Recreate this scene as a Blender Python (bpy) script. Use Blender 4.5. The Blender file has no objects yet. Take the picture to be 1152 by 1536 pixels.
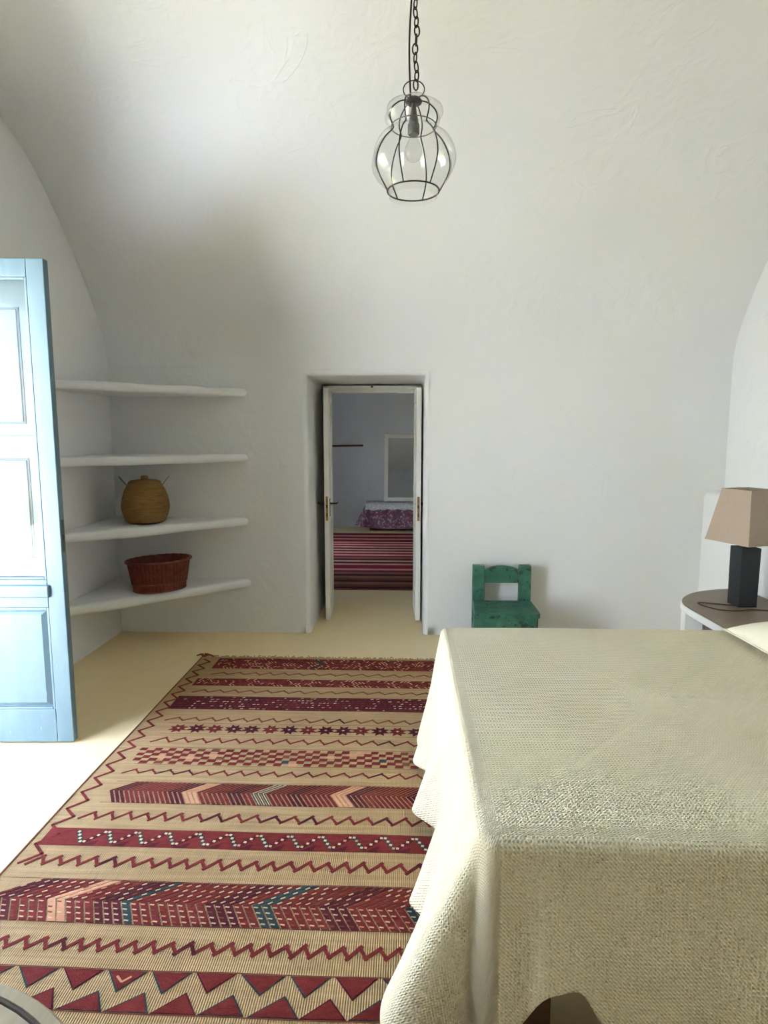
import bpy, bmesh, math, random
from math import pi, sin, cos, radians, exp, sqrt, atan2
from mathutils import Vector, Matrix, noise

S = bpy.context.scene
COL = S.collection

# ------------------------------------------------------------------ camera
PITCH, YAW, FPX = 7.11, 2.08, 930.0
cam_d = bpy.data.cameras.new('camera')
cam = bpy.data.objects.new('camera', cam_d)
COL.objects.link(cam)
cam.location = (0, 0, 1.48)
cam.rotation_euler = (radians(90 - PITCH), 0, radians(YAW))
cam_d.sensor_fit = 'VERTICAL'
cam_d.sensor_height = 36.0
cam_d.lens = 36.0 * FPX / 1536.0
cam_d.clip_start = 0.02
S.camera = cam

# ------------------------------------------------------------------ sky, sun, exposure
W = bpy.data.worlds.new('sky')
S.world = W
W.use_nodes = True
wn = W.node_tree
for n in list(wn.nodes):
    wn.nodes.remove(n)
w_out = wn.nodes.new('ShaderNodeOutputWorld')
w_bg = wn.nodes.new('ShaderNodeBackground')
w_sky = wn.nodes.new('ShaderNodeTexSky')
w_sky.sky_type = 'NISHITA'
w_sky.sun_disc = False
w_sky.sun_elevation = radians(52)
w_sky.sun_rotation = radians(160)
w_sky.air_density = 1.0
w_sky.dust_density = 2.0
w_bg.inputs['Strength'].default_value = 0.25
wn.links.new(w_sky.outputs[0], w_bg.inputs[0])
wn.links.new(w_bg.outputs[0], w_out.inputs[0])

sun_d = bpy.data.lights.new('sun', 'SUN')
sun_d.energy = 16.0
sun_d.color = (0.915, 0.95, 1.0)
sun_d.angle = radians(0.55)
sun = bpy.data.objects.new('sun', sun_d)
COL.objects.link(sun)
sun.rotation_euler = Vector((-0.22, 0.60, -0.77)).to_track_quat('-Z', 'Y').to_euler()
sun.location = (-6, -8, 12)

S.view_settings.view_transform = 'Standard'
S.view_settings.look = 'None'
S.view_settings.gamma = 1.0
S.view_settings.use_curve_mapping = False
S.view_settings.exposure = 3.94
try:
    S.cycles.max_bounces = 14
    S.cycles.diffuse_bounces = 10
    S.cycles.transparent_max_bounces = 24
    S.cycles.sample_clamp_indirect = 8.0
except Exception:
    pass

# ------------------------------------------------------------------ material helpers
def srgb(r, g, b):
    def c(v):
        v /= 255.0
        return v / 12.92 if v <= 0.04045 else ((v + 0.055) / 1.055) ** 2.4
    return (c(r), c(g), c(b), 1.0)

class Mat:
    def __init__(s, name, col=(0.8, 0.8, 0.8, 1), rough=0.6, metal=0.0, spec=0.5):
        s.m = bpy.data.materials.new(name)
        s.m.use_nodes = True
        s.t = s.m.node_tree
        s.b = s.t.nodes['Principled BSDF']
        s.out = s.t.nodes['Material Output']
        s.set('Base Color', col)
        s.set('Roughness', rough)
        s.set('Metallic', metal)
        s.set('Specular IOR Level', spec)
        s.h = None
    def set(s, k, v):
        s.b.inputs[k].default_value = v
    def n(s, typ, **kw):
        nd = s.t.nodes.new(typ)
        for k, v in kw.items():
            if k in nd.inputs:
                nd.inputs[k].default_value = v
            else:
                setattr(nd, k, v)
        return nd
    def l(s, a, b):
        s.t.links.new(a, b)
    def coords(s, kind='Object', scale=(1, 1, 1), rot=(0, 0, 0)):
        tc = s.n('ShaderNodeTexCoord')
        mp = s.n('ShaderNodeMapping')
        mp.inputs['Scale'].default_value = scale
        mp.inputs['Rotation'].default_value = rot
        s.l(tc.outputs[kind], mp.inputs[0])
        return mp.outputs[0]
    def noise(s, vec, scale, detail=4, rough=0.55, dist=0.0):
        nd = s.n('ShaderNodeTexNoise')
        nd.inputs['Scale'].default_value = scale
        nd.inputs['Detail'].default_value = detail
        nd.inputs['Roughness'].default_value = rough
        nd.inputs['Distortion'].default_value = dist
        s.l(vec, nd.inputs['Vector'])
        return nd.outputs[0]
    def ramp(s, fac, stops):
        r = s.n('ShaderNodeValToRGB')
        while len(r.color_ramp.elements) > 1:
            r.color_ramp.elements.remove(r.color_ramp.elements[-1])
        r.color_ramp.elements[0].position = stops[0][0]
        r.color_ramp.elements[0].color = stops[0][1]
        for p, c in stops[1:]:
            e = r.color_ramp.elements.new(p)
            e.color = c
        s.l(fac, r.inputs[0])
        return r.outputs[0]
    def mix(s, fac, a, b, mode='MIX'):
        m = s.n('ShaderNodeMix')
        m.data_type = 'RGBA'
        m.blend_type = mode
        for v, i in ((fac, 0), (a, 6), (b, 7)):
            if isinstance(v, (int, float)):
                m.inputs[i].default_value = v
            elif isinstance(v, tuple):
                m.inputs[i].default_value = v
            else:
                s.l(v, m.inputs[i])
        return m.outputs[2]
    def math(s, op, a, b=None):
        m = s.n('ShaderNodeMath', operation=op)
        for v, i in ((a, 0), (b, 1)):
            if v is None:
                continue
            if isinstance(v, (int, float)):
                m.inputs[i].default_value = v
            else:
                s.l(v, m.inputs[i])
        return m.outputs[0]
    def color(s, out):
        s.l(out, s.b.inputs['Base Color'])
    def bump(s, out, strength=0.3, dist=0.01):
        b = s.n('ShaderNodeBump')
        b.inputs['Strength'].default_value = strength
        b.inputs['Distance'].default_value = dist
        s.l(out, b.inputs['Height'])
        if s.h is not None:
            s.l(s.h, b.inputs['Normal'])
        s.h = b.outputs[0]
        s.l(s.h, s.b.inputs['Normal'])

def mottled(name, c1, c2, scale=8, rough=0.6, bump=0.15, bdist=0.002, spec=0.4, metal=0.0, stretch=(1, 1, 1)):
    m = Mat(name, c1, rough, metal, spec)
    v = m.coords('Object', stretch)
    nz = m.noise(v, scale, 5)
    m.color(m.ramp(nz, [(0.3, c1), (0.7, c2)]))
    if bump:
        m.bump(m.noise(v, scale * 6, 3), bump, bdist)
    return m.m

def plaster_mat(name, base, warm, rough=0.92):
    m = Mat(name, base, rough, 0, 0.2)
    g = m.coords('Object')
    big = m.noise(g, 1.1, 3, 0.5, 0.4)
    col = m.ramp(big, [(0.36, base), (0.64, warm)])
    patch = m.noise(g, 0.8, 2, 0.4)
    col = m.mix(m.ramp(patch, [(0.60, (0, 0, 0, 1)), (0.66, (0.35, 0.35, 0.35, 1))]), col, (warm[0] * 0.97, warm[1] * 0.96, warm[2] * 0.92, 1))
    m.color(col)
    trowel = m.noise(g, 7, 4, 0.5, 1.2)
    m.bump(trowel, 0.5, 0.012)
    # trowel ridges: thin raised lines
    rid = m.noise(g, 2.3, 2, 0.5, 1.6)
    ridge = m.ramp(rid, [(0.0, (0, 0, 0, 1)), (0.66, (0, 0, 0, 1)), (0.685, (1, 1, 1, 1)), (0.71, (0, 0, 0, 1)), (1.0, (0, 0, 0, 1))])
    m.bump(ridge, 0.22, 0.006)
    m.bump(m.noise(g, 120, 3, 0.6), 0.08, 0.003)
    return m.m

M = {}
M['plaster'] = plaster_mat('white_plaster', (0.68, 0.686, 0.70, 1), (0.68, 0.684, 0.668, 1))
M['plaster_inner'] = plaster_mat('grey_white_plaster', (0.66, 0.70, 0.74, 1), (0.62, 0.65, 0.68, 1))

def floor_mat():
    m = Mat('polished_cement', srgb(214, 196, 152), 0.38, 0, 0.4)
    g = m.coords('Object')
    a = m.noise(g, 0.9, 4, 0.55, 0.5)
    col = m.ramp(a, [(0.3, srgb(226, 204, 156)), (0.7, srgb(233, 213, 170))])
    b = m.noise(g, 9, 5, 0.6)
    col = m.mix(m.ramp(b, [(0.55, (0, 0, 0, 1)), (0.75, (0.25, 0.25, 0.25, 1))]), col, srgb(198, 178, 134))
    m.color(col)
    rr = m.ramp(m.noise(g, 3, 4), [(0.3, (0.32, 0.32, 0.32, 1)), (0.7, (0.5, 0.5, 0.5, 1))])
    m.l(rr, m.b.inputs['Roughness'])
    m.bump(m.noise(g, 4, 3), 0.05, 0.01)
    return m.m
M['floor'] = floor_mat()

def painted(name, c1, c2, worn, wear=0.66, rough=0.45, scale=(6, 6, 1.6), spec=0.5):
    m = Mat(name, c1, rough, 0, spec)
    v = m.coords('Object', scale)
    a = m.noise(v, 2.0, 5, 0.6)
    col = m.ramp(a, [(0.3, c1), (0.72, c2)])
    b = m.noise(v, 5.5, 6, 0.65)
    col = m.mix(m.ramp(b, [(wear, (0, 0, 0, 1)), (wear + 0.03, (1, 1, 1, 1))]), col, worn)
    m.color(col)
    m.bump(m.noise(v, 20, 3), 0.12, 0.002)
    m.bump(b, 0.08, 0.003)
    return m.m
M['blue_paint'] = painted('pale_blue_paint', srgb(84, 108, 120), srgb(96, 120, 132), srgb(118, 138, 146), 0.63, 0.4)
M['shutter_paint'] = painted('white_blue_paint', srgb(86, 98, 102), srgb(94, 106, 110), srgb(78, 88, 94), 0.72, 0.5)
M['groove'] = mottled('grey_groove_paint', srgb(62, 70, 74), srgb(74, 82, 86), 12, 0.7)
M['white_paint'] = painted('white_door_paint', srgb(224, 224, 218), srgb(232, 232, 226), srgb(206, 204, 194), 0.7, 0.45)
M['green_paint'] = None
def green_mat():
    m = Mat('chipped_green_paint', srgb(38, 104, 78), 0.5, 0, 0.4)
    v = m.coords('Object', (1, 1, 1))
    a = m.noise(v, 14, 5, 0.6)
    col = m.ramp(a, [(0.3, srgb(42, 86, 70)), (0.55, srgb(52, 102, 83)), (0.75, srgb(74, 118, 98))])
    b = m.noise(v, 16, 5, 0.62, 0.6)
    col = m.mix(m.ramp(b, [(0.585, (0, 0, 0, 1)), (0.61, (1, 1, 1, 1))]), col, srgb(34, 46, 38))
    c = m.noise(v, 9, 4, 0.6, 0.3)
    col = m.mix(m.ramp(c, [(0.66, (0, 0, 0, 1)), (0.70, (0.9, 0.9, 0.9, 1))]), col, srgb(74, 60, 48))
    m.color(col)
    m.bump(b, 0.3, 0.002)
    return m.m
M['green_paint'] = green_mat()
M['brass'] = mottled('worn_brass', srgb(176, 140, 82), srgb(132, 104, 66), 40, 0.4, 0.05, 0.001, 0.5, 0.9)
M['iron'] = mottled('dark_iron', srgb(34, 30, 34), srgb(50, 44, 46), 30, 0.5, 0.1, 0.001, 0.5, 0.3)
M['rust_iron'] = mottled('rusty_iron', srgb(66, 40, 36), srgb(44, 30, 30), 40, 0.65, 0.2, 0.001, 0.4, 0.3)
M['chrome'] = mottled('chrome', srgb(190, 190, 188), srgb(170, 170, 168), 10, 0.2, 0, 0, 0.5, 1.0)
M['dark_wood'] = mottled('dark_brown_wood', srgb(62, 40, 26), srgb(88, 58, 36), 6, 0.5, 0.2, 0.002, 0.4, 0, (1, 1, 6))
M['pale_wood'] = mottled('pale_weathered_wood', srgb(168, 152, 122), srgb(184, 168, 138), 8, 0.6, 0.15, 0.002, 0.3, 0, (6, 1, 1))
M['groove_wood'] = mottled('dark_groove_wood', srgb(70, 62, 50), srgb(84, 74, 60), 8, 0.8)
M['rail_wood'] = mottled('brown_rail_wood', srgb(104, 70, 50), srgb(80, 54, 40), 9, 0.6, 0.1)
M['slate'] = mottled('grey_brown_stone_top', srgb(134, 118, 98), srgb(118, 104, 88), 6, 0.45, 0.1, 0.002)
M['black_block'] = mottled('black_stained_wood', srgb(26, 29, 32), srgb(36, 39, 42), 20, 0.5, 0.1, 0.001)
M['terrace'] = mottled('pale_terrace_cement', (0.62, 0.615, 0.60, 1), (0.56, 0.555, 0.54, 1), 1.5, 0.9, 0.2, 0.01)
M['mattress'] = mottled('white_mattress_ticking', srgb(214, 210, 200), srgb(204, 198, 188), 12, 0.9)

def linen(name, c1, c2, scale=900, rough=0.95, bump=0.4):
    m = Mat(name, c1, rough, 0, 0.15)
    v = m.coords('Object')
    w1 = m.n('ShaderNodeTexNoise'); w1.inputs['Scale'].default_value = 1.0; w1.inputs['Detail'].default_value = 2
    mp = m.n('ShaderNodeMapping'); mp.inputs['Scale'].default_value = (scale, scale, scale * 0.08)
    m.l(v, mp.inputs[0]); m.l(mp.outputs[0], w1.inputs['Vector'])
    w2 = m.n('ShaderNodeTexNoise'); w2.inputs['Scale'].default_value = 1.0; w2.inputs['Detail'].default_value = 2
    mp2 = m.n('ShaderNodeMapping'); mp2.inputs['Scale'].default_value = (scale * 0.08, scale * 0.08, scale)
    m.l(v, mp2.inputs[0]); m.l(mp2.outputs[0], w2.inputs['Vector'])
    s = m.math('ADD', w1.outputs[0], w2.outputs[0])
    m.color(m.ramp(m.math('MULTIPLY', s, 0.5), [(0.35, c1), (0.65, c2)]))
    m.bump(s, bump, 0.0008)
    return m.m
M['shade'] = linen('taupe_linen', srgb(152, 136, 120), srgb(168, 152, 136), 700)
M['pillow'] = linen('cream_linen', srgb(222, 214, 190), srgb(230, 223, 202), 600)

def waffle_mat():
    m = Mat('cream_waffle_weave', srgb(224, 214, 184), 0.95, 0, 0.12)
    uv = m.n('ShaderNodeUVMap'); uv.uv_map = 'cloth'
    wob = m.n('ShaderNodeTexNoise'); wob.inputs['Scale'].default_value = 6.0; wob.inputs['Detail'].default_value = 2
    m.l(uv.outputs[0], wob.inputs['Vector'])
    off = m.n('ShaderNodeVectorMath', operation='MULTIPLY_ADD')
    m.l(wob.outputs['Color'], off.inputs[0]); off.inputs[1].default_value = (0.012, 0.012, 0); m.l(uv.outputs[0], off.inputs[2])
    sp = m.n('ShaderNodeSeparateXYZ'); m.l(off.outputs[0], sp.inputs[0])
    su = m.math('SINE', m.math('MULTIPLY', sp.outputs[0], 2 * pi / 0.0095))
    sv = m.math('SINE', m.math('MULTIPLY', sp.outputs[1], 2 * pi / 0.0105))
    cell = m.math('MULTIPLY', su, sv)
    row = m.math('MULTIPLY', sv, 0.55)
    h = m.math('ADD', cell, row)
    big = m.noise(uv.outputs[0], 3.0, 3)
    m.color(m.ramp(big, [(0.3, srgb(241, 228, 196)), (0.7, srgb(246, 235, 206))]))
    m.bump(m.noise(uv.outputs[0], 26, 3), 0.15, 0.006)
    m.bump(h, 1.0, 0.0028)
    return m.m
M['waffle'] = waffle_mat()

def thin_glass(name, tint, ior=1.5, extra=0.0, rough=0.0):
    m = Mat(name)
    m.t.nodes.remove(m.b)
    tr = m.n('ShaderNodeBsdfTransparent'); tr.inputs[0].default_value = tint
    gl = m.n('ShaderNodeBsdfGlossy'); gl.inputs['Roughness'].default_value = rough
    fr = m.n('ShaderNodeLayerWeight'); fr.inputs['Blend'].default_value = 0.5
    fac = m.math('ADD', m.math('MULTIPLY', m.math('POWER', fr.outputs['Facing'], 4.0), 0.75), extra)
    mx = m.n('ShaderNodeMixShader')
    m.l(fac, mx.inputs[0]); m.l(tr.outputs[0], mx.inputs[1]); m.l(gl.outputs[0], mx.inputs[2])
    m.l(mx.outputs[0], m.out.inputs[0])
    return m.m
M['pane'] = thin_glass('window_pane_glass', (0.96, 0.985, 0.99, 1), 1.52, 0.012)
M['blown_glass'] = thin_glass('clear_blown_glass', (0.955, 0.957, 0.95, 1), 1.5, 0.045, 0.02)
mm = Mat('mirror_silver', (0.80, 0.83, 0.84, 1), 0.03, 1.0)
mm.bump(mm.noise(mm.coords('Object'), 3, 2), 0.02, 0.002)
M['mirror'] = mm.m

# ------------------------------------------------------------------ mesh helpers
class MB:
    def __init__(s):
        s.v = []; s.f = []; s.mi = []; s.uv = None
    def add(s, vs, fs, mi=0):
        o = len(s.v)
        s.v += [tuple(v) for v in vs]
        s.f += [tuple(i + o for i in f) for f in fs]
        s.mi += [mi] * len(fs)
    def box(s, x0, x1, y0, y1, z0, z1, mi=0):
        s.add([(x0, y0, z0), (x1, y0, z0), (x1, y1, z0), (x0, y1, z0), (x0, y0, z1), (x1, y0, z1), (x1, y1, z1), (x0, y1, z1)],
              [(0, 3, 2, 1), (4, 5, 6, 7), (0, 1, 5, 4), (1, 2, 6, 5), (2, 3, 7, 6), (3, 0, 4, 7)], mi)
    def quad(s, a, b, c, d, mi=0):
        s.add([a, b, c, d], [(0, 1, 2, 3)], mi)
    def grid(s, fn, nu, nv, closed_u=False, mi=0):
        vs = []; fs = []
        nuu = nu if closed_u else nu + 1
        for j in range(nv + 1):
            for i in range(nuu):
                vs.append(fn(i / nu, j / nv))
        for j in range(nv):
            for i in range(nu):
                a = j * nuu + i
                b = j * nuu + (i + 1) % nuu
                fs.append((a, b, b + nuu, a + nuu))
        s.add(vs, fs, mi)
    def lathe(s, prof, n=32, sx=1, sy=1, cx=0, cy=0, caps=True, mi=0):
        vs = []; fs = []
        for r, z in prof:
            for i in range(n):
                a = 2 * pi * i / n
                vs.append((cx + r * cos(a) * sx, cy + r * sin(a) * sy, z))
        for j in range(len(prof) - 1):
            for i in range(n):
                a = j * n + i; b = j * n + (i + 1) % n
                fs.append((a, b, b + n, a + n))
        if caps:
            fs.append(tuple(reversed(range(n))))
            fs.append(tuple(range((len(prof) - 1) * n, len(prof) * n)))
        s.add(vs, fs, mi)
    def tube(s, pts, r, n=8, closed=False, mi=0, rf=None):
        pts = [Vector(p) for p in pts]
        N = len(pts); vs = []; fs = []
        up = None
        for k, p in enumerate(pts):
            if closed:
                d = pts[(k + 1) % N] - pts[k - 1]
            else:
                d = pts[min(k + 1, N - 1)] - pts[max(k - 1, 0)]
            d.normalize()
            if up is None:
                up = Vector((0, 0, 1)) if abs(d.z) < 0.9 else Vector((1, 0, 0))
            a = d.cross(up)
            if a.length < 1e-6:
                a = d.orthogonal()
            a.normalize(); b = a.cross(d).normalized(); up = b
            rr = r if rf is None else r * rf(k / max(1, N - 1))
            for i in range(n):
                t = 2 * pi * i / n
                vs.append(p + a * rr * cos(t) + b * rr * sin(t))
        for k in range(N if closed else N - 1):
            for i in range(n):
                a = k * n + i; b = k * n + (i + 1) % n
                c = ((k + 1) % N) * n
                fs.append((a, b, c + (i + 1) % n, c + i))
        if not closed:
            fs.append(tuple(reversed(range(n))))
            fs.append(tuple(range((N - 1) * n, N * n)))
        s.add(vs, fs, mi)
    def prism(s, poly, z0, z1, mi=0):
        n = len(poly)
        vs = [(x, y, z0) for x, y in poly] + [(x, y, z1) for x, y in poly]
        fs = [tuple(reversed(range(n))), tuple(range(n, 2 * n))]
        fs += [(i, (i + 1) % n, n + (i + 1) % n, n + i) for i in range(n)]
        s.add(vs, fs, mi)
    def build(s, name, mats, parent=None, smooth=False, bevel=0, seg=2, merge=0, loc=None, rz=0, auto=None, recalc=True):
        me = bpy.data.meshes.new(name)
        me.from_pydata(s.v, [], s.f)
        if not isinstance(mats, (list, tuple)):
            mats = [mats]
        for m in mats:
            me.materials.append(m)
        if len(mats) > 1:
            me.polygons.foreach_set('material_index', s.mi)
        if merge or recalc:
            bm = bmesh.new(); bm.from_mesh(me)
            if merge:
                bmesh.ops.remove_doubles(bm, verts=bm.verts, dist=merge)
            if recalc:
                bmesh.ops.recalc_face_normals(bm, faces=bm.faces)
            bm.to_mesh(me); bm.free()
        if smooth:
            me.polygons.foreach_set('use_smooth', [True] * len(me.polygons))
        if auto is not None:
            me.polygons.foreach_set('use_smooth', [True] * len(me.polygons))
            me.set_sharp_from_angle(angle=radians(auto))
        me.update()
        o = bpy.data.objects.new(name, me)
        COL.objects.link(o)
        if parent is not None:
            o.parent = parent
        if loc is not None:
            o.location = loc
        o.rotation_euler.z = rz
        if bevel:
            b = o.modifiers.new('bevel', 'BEVEL')
            b.width = bevel; b.segments = seg; b.limit_method = 'ANGLE'; b.angle_limit = radians(40)
            me.polygons.foreach_set('use_smooth', [True] * len(me.polygons))
            wn_ = o.modifiers.new('normals', 'WEIGHTED_NORMAL')
            wn_.keep_sharp = True
        return o

def thing(name, label, cat, loc=(0, 0, 0), rz=0, group=None):
    o = bpy.data.objects.new(name, None)
    COL.objects.link(o)
    o.location = loc
    o.rotation_euler.z = rz
    o.empty_display_size = 0.1
    return tag(o, label, cat, group)
def tag(o, label, cat, group=None):
    o['label'] = label; o['category'] = cat
    if group:
        o['group'] = group
    return o
def struct(o, label=None, cat=None):
    o['kind'] = 'structure'
    if label:
        o['label'] = label; o['category'] = cat
    return o
def rbox(name, x0, x1, y0, y1, z0, z1, mat, parent=None, bevel=0.004, seg=2, **k):
    m = MB(); m.box(x0, x1, y0, y1, z0, z1)
    return m.build(name, mat, parent, bevel=bevel, seg=seg, **k)
def spline(pts, n):
    """Catmull-Rom through points, n samples per span."""
    P = [Vector(p) for p in pts]
    P = [P[0] * 2 - P[1]] + P + [P[-1] * 2 - P[-2]]
    out = []
    for i in range(1, len(P) - 2):
        for k in range(n):
            t = k / n
            a, b, c, d = P[i - 1], P[i], P[i + 1], P[i + 2]
            out.append(0.5 * ((2 * b) + (c - a) * t + (2 * a - 5 * b + 4 * c - d) * t * t + (3 * b - a - 3 * c + d) * t ** 3))
    out.append(P[-2])
    return out
def nz(x, y, z, s=1.0):
    return noise.noise(Vector((x * s, y * s, z * s)))
def wob(p, amp=0.012, s=1.3):
    """uneven hand-laid plaster: small low-frequency push on every point"""
    x, y, z = p
    return (x, y + amp * (nz(x, y, z, s) + 0.4 * nz(x + 7, y, z, s * 2.7)), z)

# ------------------------------------------------------------------ room shell
XL, XR, YB, YF = -2.15, 2.26, 4.484, -2.48
WT = 0.20                                    # thickness of the terrace wall
DX0, DX1, DZ = -0.712, 0.128, 1.90          # inner doorway
REV = 0.84                                   # wall thickness to the door frame

fl = MB(); fl.quad((XL - 0.6, YF - 0.6, 0), (XR + 0.6, YF - 0.6, 0), (XR + 0.6, 10.6, 0), (XL - 0.6, 10.6, 0))
fl.quad((XL - 0.6, YF - 0.6, -0.1), (XR + 0.6, YF - 0.6, -0.1), (XR + 0.6, 10.6, -0.1), (XL - 0.6, 10.6, -0.1))
struct(fl.build('floor', M['floor'], recalc=False), 'polished beige cement floor running through both rooms', 'floor')

# back wall with the doorway: flat pieces, rounded plaster arris, deep reveal
VZ = 1.93
bw = MB()
def patch(x0, x1, z0, z1, y=YB, step=0.08):
    nu = max(1, int((x1 - x0) / step)); nv = max(1, int((z1 - z0) / step))
    bw.grid(lambda u, v: wob((x0 + (x1 - x0) * u, y, z0 + (z1 - z0) * v)), nu, nv)
R_ = 0.035
VT = VZ + 0.02
path_l = [(DX0, 0), (DX0, DZ), (DX1, DZ), (DX1, 0)]
def sweep_open(offs):
    """offs: list of (outward, y) -> U-shaped strip around the doorway"""
    rows = []
    for o_, y_ in offs:
        pts = []
        for k in range(25):
            pts.append((DX0 - o_, (DZ + o_) * k / 24, -1))
        for k in range(1, 13):
            pts.append((DX0 - o_ + (DX1 - DX0 + 2 * o_) * k / 12, DZ + o_, 0))
        for k in range(1, 25):
            pts.append((DX1 + o_, (DZ + o_) * (1 - k / 24), 1))
        row = []
        for x, z, sd in pts:
            a = 0.008 * nz(x * 1.1, z * 1.1 + 3, 0.2, 2.2)
            q = wob((x + (a if sd else 0), y_, z + (a if sd == 0 else 0))) if y_ < YB + 0.3 else (x, y_, z)
            row.append(q)
        rows.append(row)
    vs = [p for r in rows for p in r]; n = len(rows[0])
    fs = [(j * n + i, j * n + i + 1, (j + 1) * n + i + 1, (j + 1) * n + i) for j in range(len(rows) - 1) for i in range(n - 1)]
    bw.add(vs, fs)
arc = [(R_ * (1 - sin(t)), YB + R_ * (1 - cos(t))) for t in [pi / 2 * k / 6 for k in range(7)]]
sweep_open(arc + [(0, YB + 0.1), (0, YB + 0.2), (0, YB + 0.35), (0, YB + REV + 0.1)])
gx0, gx1, gz = DX0 - R_, DX1 + R_, DZ + R_
patch(XL - 0.3, gx0, 0, VT); patch(gx1, XR + 0.3, 0, VT)
struct(bw.build('wall_back', M['plaster'], smooth=True, merge=0.0006, recalc=False), 'uneven white plaster end wall with a deep doorway', 'wall')

# vaulted ceiling: barrel running left to right, springing from the back wall
prof_half = [(YB, VT), (YB - 0.012, 2.05), (4.42, 2.18), (4.30, 2.37), (4.15, 2.56), (4.00, 2.735), (3.84, 2.89), (3.67, 3.02), (3.46, 3.135), (3.2, 3.24), (2.85, 3.34), (2.4, 3.42), (1.8, 3.48), (1.0, 3.5)]
half = spline([(a, b, 0) for a, b in prof_half], 5)
YM = 1.0
pr = [(p.x, p.y) for p in half]
pr += [(2 * YM - a, b) for a, b in reversed(pr[:-1])]
pr += [(2 * YM - YB, 1.2), (2 * YM - YB, 0.5), (2 * YM - YB, 0.0)]
vm = MB()
NV = len(pr) - 1
def vault_pt(u, v):
    k = v * NV; i = min(int(round(k)), NV)
    y, z = pr[i]
    x = XL - 0.3 + (XR - XL + 0.6) * u
    a = 0.012 * (nz(x, y, z, 1.3) + 0.4 * nz(x + 7, y, z, 3.5))
    f = min(1.0, max(0.0, (z - 1.95) / 0.7))
    return (x, y + a * (1 - 0.6 * f), z + a * f * 1.2)
vm.grid(vault_pt, 64, NV)
struct(vm.build('ceiling', M['plaster'], smooth=True, recalc=False), 'white plaster barrel vault over the bedroom', 'ceiling')
# strip of plaster between doorway head and vault springing
lw = MB()
lw.grid(lambda u, v: wob((gx0 + (gx1 - gx0) * u, YB, gz + (VT - gz) * v)), 10, 1)
o = lw.build('wall_back_head', M['plaster'], smooth=True, recalc=False); struct(o)
o.parent = bpy.data.objects['wall_back']; o.name = 'door_head'
del o['kind']

# left wall with the terrace doorway (its blue leaf stands open into the room)
TY0, TY1, TZ = 1.20, 2.80, 2.27
lm = MB()
def wall_x(m, x_in, x_out, y0, y1, z0, z1, holes):
    ys = sorted(set([y0, y1] + [h[0] for h in holes] + [h[1] for h in holes]))
    zs = sorted(set([z0, z1] + [h[2] for h in holes] + [h[3] for h in holes]))
    def solid(i, j):
        if not (0 <= i < len(ys) - 1 and 0 <= j < len(zs) - 1):
            return False
        cy, cz = (ys[i] + ys[i + 1]) / 2, (zs[j] + zs[j + 1]) / 2
        return not any(h[0] < cy < h[1] and h[2] < cz < h[3] for h in holes)
    for i in range(len(ys) - 1):
        for j in range(len(zs) - 1):
            if not solid(i, j):
                continue
            a, b, c, d = ys[i], ys[i + 1], zs[j], zs[j + 1]
            for x in (x_in, x_out):
                m.quad((x, a, c), (x, b, c), (x, b, d), (x, a, d))
            for (di, dj, q) in ((-1, 0, ((x_in, a, c), (x_out, a, c), (x_out, a, d), (x_in, a, d))), (1, 0, ((x_in, b, c), (x_out, b, c), (x_out, b, d), (x_in, b, d))),
                                (0, -1, ((x_in, a, c), (x_out, a, c), (x_out, b, c), (x_in, b, c))), (0, 1, ((x_in, a, d), (x_out, a, d), (x_out, b, d), (x_in, b, d)))):
                if not solid(i + di, j + dj):
                    m.quad(*q)
wall_x(lm, XL, XL - WT, YF - 0.4, YB + 0.5, 0, 3.7, [(TY0, TY1, 0, TZ)])
struct(lm.build('wall_left', M['plaster'], merge=0.0005), 'white plaster side wall with the open terrace doorway', 'wall')
rm = MB(); wall_x(rm, XR, XR + 0.5, YF - 0.4, YB + 0.5, 0, 3.7, [])
struct(rm.build('wall_right', M['plaster'], merge=0.0005), 'white plaster side wall behind the bed head', 'wall')

# masonry ledge along the foot of the right wall, behind bed head and lamp
lg = MB()
def ledge(u, v):
    y = 0.3 + (YB + 0.02 - 0.3) * u
    P = [(2.125, 0.0), (2.125, 0.5), (2.122, 1.02), (2.128, 1.06), (2.15, 1.08), (2.3, 1.09)]
    x, z = P[int(round(v * 5))]
    return (x + 0.008 * nz(y * 2, z * 2, 1), y, z + (0.008 * nz(y * 2, 3, z) if z > 0.9 else 0))
lg.grid(ledge, 60, 5)
lg.add([ledge(0, k / 5) for k in range(6)] + [(2.3, 0.3, 0)], [(0, 1, 2, 3, 4, 5, 6)])
struct(lg.build('wall_ledge', M['plaster'], smooth=False, auto=50), 'low white masonry ledge against the wall behind the bed', 'ledge')

# second room beyond the doorway
IY0, IY1, IX0, IX1, IZ = YB + REV + 0.1, 9.92, -2.15, 1.75, 2.75
iw = MB()
iw.box(IX0 - 0.2, IX1 + 0.2, IY1, IY1 + 0.2, 0, IZ + 0.2)
struct(iw.build('wall_inner_end', M['plaster_inner']), 'plain grey-white end wall of the farther room', 'wall')
iw = MB(); wall_x(iw, IX0, IX0 - 0.4, YB + 0.5, IY1 + 0.2, 0, IZ + 0.2, [(7.30, 7.95, 0.0, 1.6)])
struct(iw.build('wall_inner_left', M['plaster_inner'], merge=0.0005))
iw = MB(); wall_x(iw, IX1, IX1 + 0.4, YB + 0.5, IY1 + 0.2, 0, IZ + 0.2, [])
struct(iw.build('wall_inner_right', M['plaster_inner'], merge=0.0005))
iw = MB(); iw.box(IX0 - 0.4, IX1 + 0.4, IY0 - 0.9, IY1 + 0.2, IZ, IZ + 0.2)
struct(iw.build('ceiling_inner', M['plaster_inner']))
iw = MB()
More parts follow.
